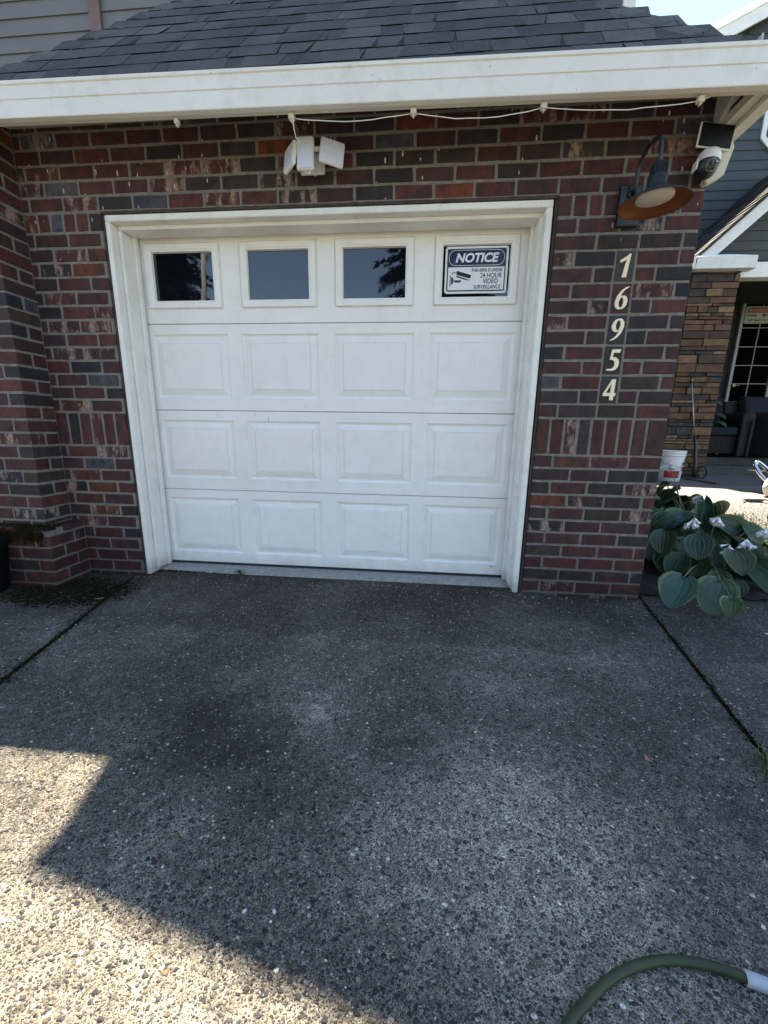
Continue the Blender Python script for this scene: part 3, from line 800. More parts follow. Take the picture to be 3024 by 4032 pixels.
# ------------------------------------------------------------------ flood light under the eave
fl = thing('flood_light', (1.19, YF, 2.27), 'white three-headed solar flood light mounted on the brick above the door', 'flood light')
b = MB(); b.box(1.115, 1.245, YF - .016, YF - .002, 2.27, 2.375); b.box(1.128, 1.232, YF - .034, YF - .016, 2.283, 2.36); b.build('base_plate', PLAST, fl, bevel=.006)
b = MB(); b.tube([(1.18, YF - .03, 2.325), (1.18, YF - .062, 2.335)], .02, 14); b.tube([(1.105, YF - .066, 2.352), (1.275, YF - .066, 2.352)], .011, 10)
b.tube([(1.195, YF - .02, 2.272), (1.195, YF - .02, 2.262)], .008, 8)
b.build('arm', PLAST, fl, bevel=0)
def head(cx, cy, cz, yaw, pitch, w_, h_, roll=0.0):
    M = Matrix.Translation((cx, cy, cz)) @ Matrix.Rotation(yaw, 4, 'Z') @ Matrix.Rotation(pitch, 4, 'X') @ Matrix.Rotation(roll, 4, 'Y')
    b = MB(); b.obox(M, w_, .022, h_); o = b.build('lamp_head', PLAST, fl, bevel=.008)
    b = MB(); b.obox(M @ Matrix.Translation((0, -.0118, 0)), w_ - .008, .004, h_ - .008); b.build('lens', LENSM, o, bevel=.0015)
head(1.168, YF - .10, 2.312, 0, -.10, .088, .150)
head(1.086, YF - .085, 2.308, -.80, -.20, .100, .118, -.12)
head(1.300, YF - .085, 2.320, .36, -.18, .122, .118, .14)
b = MB(); cpts = [(1.160, GY + .03, gz(1.16) - .018), (1.155, -.44, 2.335), (1.152, -.40, 2.32), (1.160, -.36, 2.325), (1.175, -.31, 2.35), (1.178, -.27, 2.372)]
b.tube(cpts, .0028, 6); b.tube([(1.168, -.30, 2.27), (1.170, -.305, 2.235), (1.178, -.305, 2.222), (1.190, -.30, 2.232), (1.196, -.28, 2.262)], .003, 6)
b.build('lead', PLAST, fl)

# cable strung under the gutter with its clips
cb = thing('power_cable', (1.16, GY + .04, 2.36), 'thin white cable strung along the underside of the gutter', 'cable')
CLIPX = [1.151, 1.713, 2.281, 2.925]
b = MB(); pts = []
r = random.Random(4)
for i in range(len(CLIPX) - 1):
    for k in range(9):
        t = k / 9; x = CLIPX[i] + (CLIPX[i + 1] - CLIPX[i]) * t; sag = (.022, .030, .020)[i]
        pts.append((x, GY + .05 + r.uniform(-.002, .002), gz(x) - .012 - sag * math.sin(PI * t) ** .8 + r.uniform(-.002, .002)))
pts.append((CLIPX[3], GY + .05, gz(2.93) - .012)); pts += [(2.96, GY + .052, gz(2.96) + .0), (2.99, GY + .06, gz(3) + .02), (3.04, GY + .07, gz(3) + .05)]
b.tube(pts, .0019, 6); b.build('cord', PLAST, cb)
for x in CLIPX + [.594]:
    c = MB(); w_ = .013 if x != .594 else .010
    c.box(x - w_, x + w_, GY + .034, GY + .056, gz(x) - .024, gz(x) - .001); c.box(x - .004, x + .004, GY + .038, GY + .052, gz(x) - .034, gz(x) - .024)
    c.build('clip', CREAM, cb, bevel=.002)

# ------------------------------------------------------------------ barn lamp
LX = 2.796
bl = thing('barn_lamp', (LX, YF, 2.07), 'gooseneck barn lamp with dark slate shade and copper inside, above the house number', 'wall lamp')
b = MB(); b.box(LX - .054, LX + .054, YF - .026, YF - .001, 1.982, 2.165); b.build('back_plate', BLACKP, bl, bevel=.006)
b = MB(); TY = -.455
arc = [(LX, YF - .02, 2.118), (LX, YF - .05, 2.125), (LX, -.268, 2.15), (LX, -.288, 2.19)]
for k in range(13):
    a = PI - PI * k / 12; arc.append((LX, -.372 - math.cos(a) * -.084 * -1, 2.222 + math.sin(a) * .088))
arc = [(LX, YF - .02, 2.122), (LX, YF - .045, 2.127), (LX, -.262, 2.15)] + [(LX, -.358 + .097 * math.cos(PI * k / 14), 2.186 + .070 * math.sin(PI * k / 14)) for k in range(15)]
arc += [(LX, TY, 2.15), (LX, TY, 2.12)]
b.tube(arc, .0085, 12); b.lathe([(.0, 0), (.02, 0), (.018, .012), (.012, .014)], Matrix.Translation((LX, YF - .026, 2.118)) @ Matrix.Rotation(PI / 2, 4, 'X'), 20); b.build('gooseneck', BLACKP, bl)
RZ = 1.962
SM = Matrix.Translation((LX, TY, RZ)) @ Matrix.Rotation(math.radians(1.5), 4, 'X')
b = MB(); b.lathe([(.010, .158), (.022, .158), (.026, .150), (.030, .150), (.030, .112), (.034, .108), (.037, .098), (.037, .074), (.046, .058), (.070, .042), (.102, .024), (.138, .006), (.141, .001), (.141, 0)], SM, 56)
for k in range(18):
    a = 2 * PI * k / 18; b.obox(SM @ Matrix.Rotation(a, 4, 'Z') @ Matrix.Translation((.031, 0, .131)), .006, .003, .036)
sh = b.build('shade', NAVYM, bl)
b = MB(); b.lathe([(.141, 0), (.1375, 0), (.135, .003), (.099, .020), (.068, .036), (.045, .048), (.03, .054)], SM, 56); b.build('shade_lining', COPPER, sh)
b = MB(); b.lathe([(.074, .034), (.074, .024), (.071, .0215), (.0, .0205)], SM, 48); b.build('diffuser', DIFF, bl)

# ------------------------------------------------------------------ security camera at the corner
sc_ = thing('security_camera', (3.17, -.25, 2.33), 'white dome security camera with a small solar panel at the corner of the eave', 'camera')
SMX = Matrix.Translation((3.122, -.262, 2.328)) @ Matrix.Rotation(.16, 4, 'Z') @ Matrix.Rotation(.08, 4, 'X') @ Matrix.Rotation(.03, 4, 'Y')
b = MB(); b.obox(SMX, .170, .012, .098); sp = b.build('solar_panel', PLAST, sc_, bevel=.004)
b = MB(); b.obox(SMX @ Matrix.Translation((0, -.0065, .0)), .161, .002, .089); b.build('cell', SOLAR, sp)
CMX = Matrix.Translation((3.104, -.268, 2.232)) @ Matrix.Rotation(math.radians(9), 4, 'Y') @ Matrix.Rotation(-.10, 4, 'X') @ Matrix.Scale(.86, 4)
b = MB()
b.lathe([(.0, .040), (.030, .040), (.048, .030), (.054, .012), (.056, -.016), (.058, -.026)], CMX @ Matrix.Scale(1, 4), 40)
b.obox(CMX @ Matrix.Translation((.030, .035, .006)), .060, .060, .070); b.obox(CMX @ Matrix.Translation((-.058, .004, -.040)), .010, .04, .05)
b.build('housing', PLAST, sc_, bevel=.002)
b = MB(); b.lathe([(.0565, -.024), (.055, -.042), (.048, -.064), (.034, -.084), (.012, -.094), (0, -.095)], CMX, 40); dm = b.build('dome', BLACKP, sc_)
FM = CMX @ Matrix.Translation((.004, -.046, -.058)) @ Matrix.Rotation(.42, 4, 'X')
b = MB(); prf = [(.030 * math.copysign(abs(math.cos(a)) ** .75, math.cos(a)), 0, .028 * math.copysign(abs(math.sin(a)) ** .75, math.sin(a))) for a in [2 * PI * k / 28 for k in range(28)]]
b.prism([FM @ Vector(p) for p in prf], (FM.to_3x3() @ Vector((0, .03, 0)))); b.build('faceplate', plain('grey_face', (.12, .12, .13), .35), dm)
GLM = plain('lens_glass', (.008, .008, .01), .06, 0, 0)
for (lx, lz, rad, mt) in [(-.013, .011, .0105, GLM), (.013, .014, .0085, GLM), (-.014, -.013, .0095, GLM), (.010, -.010, .0115, GLM), (.013, .014, .0045, PLAST)]:
    b = MB(); b.lathe([(0, .003), (rad * .8, .0035), (rad, 0), (rad, -.004)], FM @ Matrix.Translation((lx, -.0012 if mt is GLM else -.004, lz)) @ Matrix.Rotation(PI / 2, 4, 'X'), 20); b.build('lens', mt, dm)
b = MB(); MY = -.235
b.prism([(3.212, MY, 2.345), (3.232, MY, 2.30), (3.205, MY, 2.185), (3.135, MY, 2.150), (3.120, MY, 2.165), (3.150, MY, 2.215), (3.155, MY, 2.33)], (0, .045, 0)); b.build('mount', CREAM, sc_, bevel=.003)

# ------------------------------------------------------------------ notice sign in the right-hand window
ns = thing('notice_sign', (2.08, .006, 1.755), 'blue and white notice of video surveillance fixed in the right-hand door window', 'sign')
SX0, SX1, SZ0, SZ1 = 1.903, 2.262, 1.756, 2.004; sy = .0095
SIGNW = plain('sign_white', (.70, .73, .76), .3, 0, .03); SIGNN = plain('sign_navy', (.022, .030, .085), .25, 0, .05); SIGNK = plain('sign_black', (.018, .024, .035), .3, 0, .05)
def rrect(x0, x1, z0, z1, rad, n=6):
    out = []
    for cx, cz, a0 in ((x1 - rad, z1 - rad, 0), (x0 + rad, z1 - rad, 1), (x0 + rad, z0 + rad, 2), (x1 - rad, z0 + rad, 3)):
        for k in range(n + 1): a = (a0 + k / n) * PI / 2; out.append((cx + rad * math.cos(a), cz + rad * math.sin(a)))
    return out
def flat(b, pts, y, t=.0008, **k): b.prism([(x, y, z) for x, z in pts], (0, t, 0), **k)
b = MB(); flat(b, rrect(SX0, SX1, SZ0, SZ1, .014), sy - .003, .0030); b.build('sign_plate', SIGNW, ns)
b = MB(); flat(b, rrect(SX0 + .011, SX1 - .011, SZ0 + .011, SZ1 - .011, .009), sy - .0036); b.build('border', SIGNK, ns)
b = MB(); flat(b, [(SX0 + .018, SZ0 + .018), (SX1 - .018, SZ0 + .018), (SX1 - .018, SZ0 + .140), (SX0 + .018, SZ0 + .140)], sy - .0042); b.build('message_panel', SIGNW, ns)
b = MB(); flat(b, rrect(SX0 + .020, SX1 - .020, SZ0 + .148, SZ1 - .018, .038), sy - .0042); hdr = b.build('header_outline', SIGNW, ns)
b = MB(); flat(b, rrect(SX0 + .0225, SX1 - .0225, SZ0 + .1505, SZ1 - .0205, .0355), sy - .0048); b.build('header', SIGNN, ns)
text_mesh('NOTICE', 2.080, sy - .0056, SZ0 + .1665, .064, SIGNW, ns, sx=1.02, bold=.0022, shear=.22)
def rt(t, x, z, size, sx): text_mesh(t, x, sy - .0046, z, size, SIGNK, ns, align='RIGHT', sx=sx, bold=.0004)
rt('THIS AREA IS UNDER', SX1 - .028, SZ0 + .115, .0245, .78); rt('24 HOUR', SX1 - .031, SZ0 + .083, .035, .85); rt('VIDEO', SX1 - .050, SZ0 + .053, .035, .85); rt('SURVEILLANCE', SX1 - .034, SZ0 + .0245, .029, .80)
b = MB(); cx, cz = SX0 + .018, SZ0 + .018
def sy_poly(pts): flat(b, [(cx + x, cz + z) for x, z in pts], sy - .0048)
sy_poly([(.048, .094), (.052, .103), (.135, .080), (.132, .064), (.124, .062), (.050, .082)]); sy_poly([(.050, .078), (.046, .072), (.060, .067), (.112, .052), (.116, .058)])
sy_poly([(.012, .020), (.017, .020), (.017, .078), (.012, .078)]); sy_poly([(.020, .030), (.030, .036), (.036, .050), (.030, .066), (.020, .072)]); sy_poly([(.038, .042), (.070, .040), (.078, .050), (.072, .056), (.066, .052), (.038, .054)])
sy_poly([(.120, .050), (.124, .058), (.128, .060), (.124, .049)])
for k in range(8): a = PI * .1 + k * PI * 1.0 / 7; b.obox(Matrix.Translation((cx + .034 + .010 * math.cos(a), sy - .0046, cz + .086 + .010 * math.sin(a))), .004, .0008, .004)
b.build('camera_symbol', SIGNK, ns)
for x in (SX0 + .008, SX1 - .008):
    for z in (SZ0 + .008, SZ1 - .008): b = MB(); b.lathe([(0, .001), (.002, .001), (.0025, 0)], Matrix.Translation((x, sy - .0034, z)) @ Matrix.Rotation(PI / 2, 4, 'X'), 10); b.build('corner_hole', SIGNK, ns)

# ------------------------------------------------------------------ garden hose
HOSEM = Mat('hose_rubber', .5, 0, .4); HOSEM.color(HOSEM.ramp(HOSEM.noise(14, 4), [(.3, (.018, .026, .009)), (.7, (.036, .048, .016))]))
ho = thing('garden_hose', (2.2, -1.95, GZ), 'olive green garden hose curving across the bottom right corner', 'hose')
hr_ = .0084
hp = [(1.93, -2.52), (1.955, -2.36), (1.99, -2.22), (2.03, -2.12), (2.072, -2.045), (2.138, -1.994), (2.198, -1.960), (2.262, -1.937), (2.320, -1.9275), (2.383, -1.9295), (2.437, -1.940), (2.50, -1.958), (2.58, -1.99), (2.66, -2.04)]
def smooth(P, n=6):
    out = []
    for i in range(len(P) - 1):
        p0 = P[max(i - 1, 0)]; p1 = P[i]; p2 = P[i + 1]; p3 = P[min(i + 2, len(P) - 1)]
        for k in range(n):
            t = k / n; out.append(tuple(.5 * ((2 * p1[j]) + (-p0[j] + p2[j]) * t + (2 * p0[j] - 5 * p1[j] + 4 * p2[j] - p3[j]) * t * t + (-p0[j] + 3 * p1[j] - 3 * p2[j] + p3[j]) * t ** 3) for j in range(len(p1))))
    out.append(P[-1]); return out
HP = [(x, y, GZ + hr_ + .001) for x, y in smooth(hp)]
b = MB(); b.tube(HP, hr_, 18); b.build('hose_tube', HOSEM.m, ho)
b = MB(); q = [p for p in HP if p[0] > 2.436]; b.tube(q[:14], [.0125] * len(q[:14]), 18); b.build('sleeve', plain('grey_sleeve', (.34, .36, .37), .55, 0, .1, .2), ho)
b = MB(); b.tube([(x, y, GZ + hr_ + .001) for x, y in smooth([(2.36, -2.10), (2.395, -2.045), (2.43, -2.012), (2.50, -1.992), (2.6, -2.01)])], hr_, 14); b.build('hose_loop', HOSEM.m, ho)

# ------------------------------------------------------------------ small plants, leaves, bits on the drive
LEAFM = m_leaf('hosta_leaf', None, None)
GRASSM = plain('grass_blade', (.055, .085, .025), .6, 0, .3, 0, 30)
def grass(name, cx, cy, n, spread, h, label, cat, seed, mat=GRASSM, z=GZ):
    r = random.Random(seed); b = MB()
    for _ in range(n):
        x = cx + r.gauss(0, spread); y = cy + r.gauss(0, spread); a = r.uniform(0, 2 * PI); hh = h * r.uniform(.5, 1.2); w_ = .0018; lean = r.uniform(.3, 1.2) * hh
        p0 = Vector((x, y, z - .004)); p1 = p0 + Vector((math.cos(a) * lean * .35, math.sin(a) * lean * .35, hh * .6)); p2 = p0 + Vector((math.cos(a) * lean, math.sin(a) * lean, hh))
        s_ = Vector((-math.sin(a), math.cos(a), 0)) * w_
        b.add([p0 - s_, p0 + s_, p1 + s_ * .8, p1 - s_ * .8, p2], [(0, 1, 2, 3), (3, 2, 4)])
    return tag(b.build(name, mat), label, cat)
grass('grass_tuft', 2.905, -1.44, 150, .028, .045, 'tuft of green grass growing in the right-hand joint of the drive', 'grass tuft', 3)
DRYG = plain('dry_grass', (.30, .26, .15), .8, 0, .2)
grass('dry_grass_tuft', 2.90, -1.52, 26, .02, .04, 'wisp of dry straw beside the green tuft in the joint', 'dry grass', 5, DRYG)
def small_leaf(b, x, y, z, L, w_, ang, curl, r):
    vs = []; fs = []
    n = 6
    for i in range(n + 1):
        t = i / n; ww = w_ * math.sin(PI * (t * .92 + .04)) ** .8; zz = z + .0015 + curl * (t - .5) ** 2 * 4 * L * .4
        for s_ in (-1, 0, 1):
            lx = (t - .5) * L; ly = s_ * ww / 2
            vs.append((x + lx * math.cos(ang) - ly * math.sin(ang), y + lx * math.sin(ang) + ly * math.cos(ang), zz + (abs(s_) * ww * .25)))
    for i in range(n):
        for j in range(2): fs.append((i * 3 + j, i * 3 + j + 1, i * 3 + j + 4, i * 3 + j + 3))
    b.add(vs, fs, smooth=True)
TANLEAF = plain('dry_leaf', (.34, .25, .10), .7, 0, .25)
r = random.Random(8)
LV = [(2.395, -.165, .022, .3, 'dry tan leaf curled at the foot of the right door post, nearest the sill'), (2.42, -.135, .028, 1.4, 'dry tan leaf standing against the foot of the right door post'), (2.44, -.20, .022, -.2, 'dry tan leaf on the drive just below the right door post'),
      (2.72, -.232, .024, 1.2, 'dry tan leaf at the foot of the right brick pier, near its middle'), (3.10, -.262, .028, -.5, 'tan leaf by the outer corner of the right brick pier'), (1.62, -.17, .03, .1, 'tan leaf lying below the door sill, right of its middle'), (1.80, -.16, .026, .4, 'tan leaf below the door sill between its middle and right end'),
      (-.05, -.585, .045, .5, 'pale curled leaf on the mossy corner of the drive'), (2.54, -1.435, .03, -1.2, 'reddish dry leaf lying alone on the right of the drive'), (3.60, -.55, .03, .1, 'white petal fallen on the drive below the hosta')]
for x, y, L, a, lab in LV:
    b = MB(); small_leaf(b, x, y, GZ, L, L * .42, a, r.uniform(.3, 1), r)
    mt = TANLEAF
    if 'petal' in lab: mt = PLAST
    if 'reddish' in lab: mt = plain('red_leaf', (.32, .13, .08), .7)
    tag(b.build('fallen_leaf' if 'petal' not in lab else 'fallen_petal', mt), lab, 'petal' if 'petal' in lab else 'leaf', 'fallen leaves on the drive' if 'petal' not in lab else None)
# weed at the sill
b = MB(); r = random.Random(12)
for k in range(22):
    a = r.uniform(0, 2 * PI); rad = r.uniform(.0, .03); x = .575 + math.cos(a) * rad * 1.3; y = -.105 + math.sin(a) * rad * .6; small_leaf(b, x, y, GZ + r.uniform(.004, .035), r.uniform(.014, .028), .010, a, r.uniform(-.5, .5), r)
for k in range(6): b.tube([(.575, -.10, GZ), (.575 + r.uniform(-.03, .03), -.105 + r.uniform(-.02, .01), GZ + r.uniform(.02, .04))], .0009, 5)
tag(b.build('weed', plain('weed_green', (.045, .075, .03), .6, 0, .3, 0, 90)), 'small green weed sprouting at the door sill, left of the middle', 'weed')
b = MB(); r = random.Random(14)
for k in range(6):
    x = 1.187 + k * -.003 + r.uniform(-.006, .006); y = -1.345 - k * .007 + r.uniform(-.003, .003); s_ = r.uniform(.0010, .0024)
    b.lathe([(0, s_ * .5), (s_, .0004), (s_, -.001)], Matrix.Translation((x, y, GZ + .001)), 10)
tag(b.build('water_drops', plain('water', (.16, .19, .21), .05, 0, 0, 0, 5, .8)), 'short trail of shiny drops on the drive left of the middle', 'water drops')
# loose grit
b = MB(); r = random.Random(77)
GR = [(.5, .49, .46), (.28, .25, .2), (.10, .10, .11), (.38, .33, .26)]
for _ in range(520):
    x = r.uniform(-.4, 4.2); y = r.uniform(-2.2, -.14) if r.random() < .6 else r.gauss(-.22, .05); s_ = r.uniform(.0015, .0042); 
    if y > -.13 or (y > -.22 and (x < OX0 or x > OX1)): y = -.24
    c = r.choice(GR); M_ = Matrix.Translation((x, y, GZ + s_ * .4)) @ Matrix.Rotation(r.uniform(0, 6), 4, 'Z')
    b.lathe([(0, s_ * .6), (s_ * .8, s_ * .3), (s_, 0), (s_ * .7, -s_ * .4)], M_ @ Matrix.Scale(r.uniform(1, 1.8), 4, (1, 0, 0)), 7, col=c)
GRITM = Mat('grit', .8); GRITM.color(GRITM.attr('Col'))
tag(b.build('grit', GRITM.m), kind='stuff')

# ------------------------------------------------------------------ hosta
HOSTA = [(3.488,-0.019,-0.027,0.248,0.230),(3.814,0.098,-0.094,0.239,0.271),(3.883,0.182,-0.021,0.152,0.139),(3.722,0.263,0.139,0.270,0.155),(3.499,0.223,0.233,0.186,0.153),(3.700,0.437,0.333,0.177,0.184),(4.094,0.638,0.392,0.201,0.164),(3.954,0.735,0.422,0.216,0.146),(3.785,0.719,0.420,0.177,0.169),(3.984,0.573,0.372,0.117,0.235),(3.603,0.486,0.362,0.108,0.101),(4.045,0.396,0.241,0.306,0.125),(3.885,0.329,0.189,0.233,0.130),(4.305,0.608,0.261,0.200,0.141),(4.076,0.308,0.105,0.286,0.184),(4.183,0.235,0.008,0.253,0.226),(4.343,0.503,0.141,0.231,0.108),(3.833,0.201,0.088,0.132,0.238),(3.711,0.369,0.015,0.191,0.149),(3.867,0.382,0.010,0.156,0.184),(4.072,0.271,-0.113,0.150,0.116),(4.066,0.271,-0.253,0.159,0.145),(3.846,0.789,0.480,0.172,0.110),(3.814,0.844,0.510,0.127,0.119),(4.327,0.387,0.082,0.174,0.139),(4.044,0.506,0.277,0.158,0.130),(4.275,0.422,0.030,0.184,0.142),(3.587,0.277,0.114,0.137,0.102),(4.549,0.619,0.114,0.224,0.186),(4.406,0.376,0.001,0.209,0.209),(4.674,0.759,0.237,0.231,0.169),(3.901,0.433,0.232,0.184,0.113)]
hs = thing('hosta_plant', (3.95, .35, GZ), 'large hosta with broad blue-green leaves beside the right brick pier', 'plant')
r = random.Random(19); LB = MB(); ST = MB()
CR = Vector((3.92, .42, GZ))
def heart_leaf(b, C_, tipdir, nrm, L, w_, cup, col, col2):
    """heart-shaped, cupped and quilted blade; rim faces use the paler colour"""
    t_ = tipdir.normalized(); n_ = (nrm - t_ * nrm.dot(t_)).normalized(); s_ = t_.cross(n_)
    nu, nv = 14, 22; vs = []; fs = []
    for i in range(nu + 1):
        u = i / nu
        for j in range(nv + 1):
            v = -1 + 2 * j / nv
            prof = (math.sin(PI * min(1, (u ** .74))) ** .55) if 0 < u < 1 else 0.0
            wid = w_ / 2 * prof
            back = .16 * L * max(0, 1 - u * 4.0) * abs(v)            # lobes behind the stalk
            if u < .12: wid = max(wid, w_ * .34 * (u / .12 + .3))
            x = (u - .42) * L - back
            zz = cup * (v * v) * w_ * .5 * prof - .10 * L * (u - .4) ** 2 * 4 * (.6 + cup) + .0028 * math.cos(v * 21) * prof + .0014 * math.sin(u * 30 + abs(v) * 7) + .05 * w_ * abs(v) * prof
            vs.append(C_ + t_ * x + s_ * (v * wid) + n_ * zz)
    for i in range(nu):
        for j in range(nv):
            fs.append((i * (nv + 1) + j, i * (nv + 1) + j + 1, (i + 1) * (nv + 1) + j + 1, (i + 1) * (nv + 1) + j))
    for k, f in enumerate(fs):
        j = k % nv
        b.add([], [], col)
    n0 = len(b.v); b.v.extend([tuple(p) for p in vs])
    for k, f in enumerate(fs):
        j = k % nv; rim = j in (0, 1, nv - 2, nv - 1)
        b.f.append([q + n0 for q in f]); b.c.append(tuple(col2 if rim else col) + (1,)); b.m.append(0); b.sm.append(True)
    return C_ - t_ * .42 * L
big = list(HOSTA)
for _ in range(16): big.append((r.uniform(3.38, 3.95), r.uniform(.38, .85), r.uniform(.12, .42), r.uniform(.15, .22), r.uniform(.15, .2)))
for _ in range(16):
    a = r.uniform(0, 2 * PI); rad = r.uniform(.12, .42); big.append((CR.x + math.cos(a) * rad * 1.2, CR.y + math.sin(a) * rad, r.uniform(.03, .26), r.uniform(.14, .22), r.uniform(.14, .2)))
for i, (x, y, z, w_, h_) in enumerate(big):
    P = Vector((x, y, z)); sc = 1.0
    floor_ = .075
    if P.z < floor_:
        t_ = (floor_ - CAMC.z) / (P.z - CAMC.z); P = CAMC + (P - CAMC) * t_; sc = t_
    tocam = (CAMC - P).normalized(); out = (P - CR); out.z = 0
    if out.length < .05: out = Vector((0, -1, 0))
    out.normalize()
    size = max(w_, h_ * 1.1) * sc
    tilt = r.uniform(.35, .8) if i < len(HOSTA) else r.uniform(.2, .6)
    n_ = (Vector((0, 0, 1)) * (1 - tilt * .5) + out * tilt * .75 + tocam * .55 + Vector((r.uniform(-.2, .2), r.uniform(-.2, .2), 0))).normalized()
    td = (out * .8 + Vector((0, 0, -.75)) + Vector((r.uniform(-.35, .35), r.uniform(-.3, .2), 0)))
    k = r.uniform(.8, 1.2); g_ = r.random()
    k *= r.choice((.8, 1.05, 1.35)); col = (.020 * k + .014 * g_, .050 * k + .008, .044 * k - .026 * g_ * k)
    rim = (.060 * k, .10 * k, .034 * k)
    wd = min(size * .92, w_ * sc * 1.08)
    if i in (9, 17): wd *= 1.0; td = Vector((.1, -.2, -1))
    base = heart_leaf(LB, P, td, n_, size * .93, wd * .93, r.uniform(.2, .75), col, rim)
    foot = CR + Vector((r.uniform(-.06, .06), r.uniform(-.06, .06), 0))
    mid = (base + foot) / 2 + Vector((0, 0, .06))
    if base.z > GZ: ST.tube(smooth([tuple(foot), tuple(mid), tuple(base)], 4), .0045, 6, col=(.07, .10, .04))
LB.build('leaves', LEAFM, hs); ST.build('stalks', LEAFM, hs)
PETAL = plain('white_petal', (.74, .74, .76), .55, 0, .06)
for (x, y, z) in [(3.649,0.188,0.390),(3.848,0.256,0.388),(4.217,0.322,0.303),(4.008,0.191,0.257),(3.890,0.172,0.220),(3.662,0.570,0.730),(3.965,0.645,0.477)]:
    b = MB(); T = Vector((x, y, z)); n = 13 if z != .22 else 6
    for _ in range(n):
        a = r.uniform(0, 2 * PI); d = Vector((math.cos(a) * .75, math.sin(a) * .75, -r.uniform(.3, 1.2))).normalized(); p0 = T + Vector((r.uniform(-.008, .008), r.uniform(-.008, .008), r.uniform(-.012, .02))); L = r.uniform(.038, .058)
        b.tube([p0, p0 + d * L * .45, p0 + d * L * .8, p0 + d * L], [.002, .0045, .008, .011], 7, cap=False)
        q = d.orthogonal().normalized(); q2 = d.cross(q)
        for k in range(5):
            aa = 2 * PI * k / 5; o_ = q * math.cos(aa) + q2 * math.sin(aa); tt = d.cross(o_)
            b.add([p0 + d * L * .85 + o_ * .006 - tt * .004, p0 + d * L * .85 + o_ * .006 + tt * .004, p0 + d * L * 1.2 + o_ * .014], [(0, 1, 2)])
    fo_ = b.build('flower', PETAL, hs)
    s2 = MB(); ft = CR + (T - CR) * .35; ft.z = .1; s2.tube(smooth([tuple(ft), tuple((ft + T) / 2 + Vector((0, 0, .08))), tuple(T + Vector((0, 0, .012)))], 5), .0028, 6, col=(.16, .15, .09)); s2.build('flower_stem', LEAFM, fo_)

# ------------------------------------------------------------------ entry porch beyond
ph = thing('entry_porch', (6, 3.2, .37), 'entry wing with teal siding, gabled porch roof and stacked-stone column', 'porch')
WY = 4.6
b = MB(); lap(b, 3.3, 9.4, 3.0 + .01, 8.4, WY, .1268); o = b.build('siding', TEAL, ph)
# cut to the rake: cover by building boards only under the slope
D.objects.remove(o)
b = MB(); z = 3.035
def rake_z(x): return 6.425 + .456 * (x - 5.664)            # top line of the white rake board
while z < 9:
    xl = 3.3 if z < rake_z(3.3) - .2 else 5.664 + (z + .2 - 6.425) / .456
    if xl < 9: 
        b.add([(xl, WY - .012, z), (9.4, WY - .012, z), (9.4, WY - .002, z + .1268), (xl, WY - .002, z + .1268), (xl, WY, z), (9.4, WY, z)], [(0, 1, 2, 3), (4, 5, 1, 0)])
    z += .1268
b.build('siding', TEAL, ph)
b = MB(); b.prism([(3.3, WY + .001, .3), (9.4, WY + .001, .3), (9.4, WY + .001, rake_z(9.4) - .06), (3.3, WY + .001, rake_z(3.3) - .06)], (0, 5, 0)); b.build('side_wall', TEAL, ph)
b = MB(); RKY = 4.47
b.prism([(3.0, RKY, rake_z(3.0) - .17), (9.6, RKY, rake_z(9.6) - .17), (9.6, RKY, rake_z(9.6)), (3.0, RKY, rake_z(3.0))], (0, .03, 0)); b.build('rake_board', TRIM, ph)
b = MB(); b.prism([(2.9, RKY - .02, rake_z(2.9) + .002), (9.7, RKY - .02, rake_z(9.7) + .002), (9.7, RKY - .02, rake_z(9.7) + .10), (2.9, RKY - .02, rake_z(2.9) + .10)], (0, 5.5, 0)); b.build('main_roof', SHINGLE, ph)
# eight-sided window, mostly out of frame
ocx, ocz, orad = 6.98, 5.36, .40
b = MB(); oc = [(ocx + orad / math.cos(PI / 8) * math.cos(PI / 8 + k * PI / 4), ocz + orad / math.cos(PI / 8) * math.sin(PI / 8 + k * PI / 4)) for k in range(8)]; ic = [(ocx + (x - ocx) * .84, ocz + (z - ocz) * .84) for x, z in oc]
vs = [(x, WY - .03, z) for x, z in oc] + [(x, WY - .03, z) for x, z in ic] + [(x, WY, z) for x, z in oc] + [(x, WY, z) for x, z in ic]
b.add(vs, [(k, (k + 1) % 8, 8 + (k + 1) % 8, 8 + k) for k in range(8)] + [(k + 16, (k + 1) % 8 + 16, (k + 1) % 8, k) for k in range(8)] + [(8 + k, 8 + (k + 1) % 8, 24 + (k + 1) % 8, 24 + k) for k in range(8)])
ow = b.build('window', TRIM, ph); b = MB(); b.prism([(x, WY - .014, z) for x, z in ic], (0, .002, 0)); b.build('pane', PANE, ow)

# porch gable: left slope, rake, return, beam
GF = 3.0                                         # front plane of the gable
gp = .958                                        # pitch
def gl(x): return 3.045 + gp * (x - 5.018)       # top line of the rake at the front
b = MB(); RX = 6.7
b.prism([(5.03, GF, gl(5.03) - .02), (RX, GF, gl(RX) - .02), (RX, GF, gl(RX) - .21), (5.24, GF, gl(5.24) - .21)], (0, .03, 0)); b.prism([(RX, GF, gl(RX) - .02), (2 * RX - 5.03, GF, gl(5.03) - .02), (2 * RX - 5.24, GF, gl(5.24) - .21), (RX, GF, gl(RX) - .21)], (0, .03, 0)); b.build('gable_rake', TRIM, ph)
b = MB(); nx = Vector((-gp, 0, 1)).normalized(); sl = Vector((1, 0, gp)).normalized(); x = 0; kk = 0; r = random.Random(41)
tot = (RX - 4.96) * math.sqrt(1 + gp * gp); s0 = Vector((4.96, GF - .03, gl(4.96)))
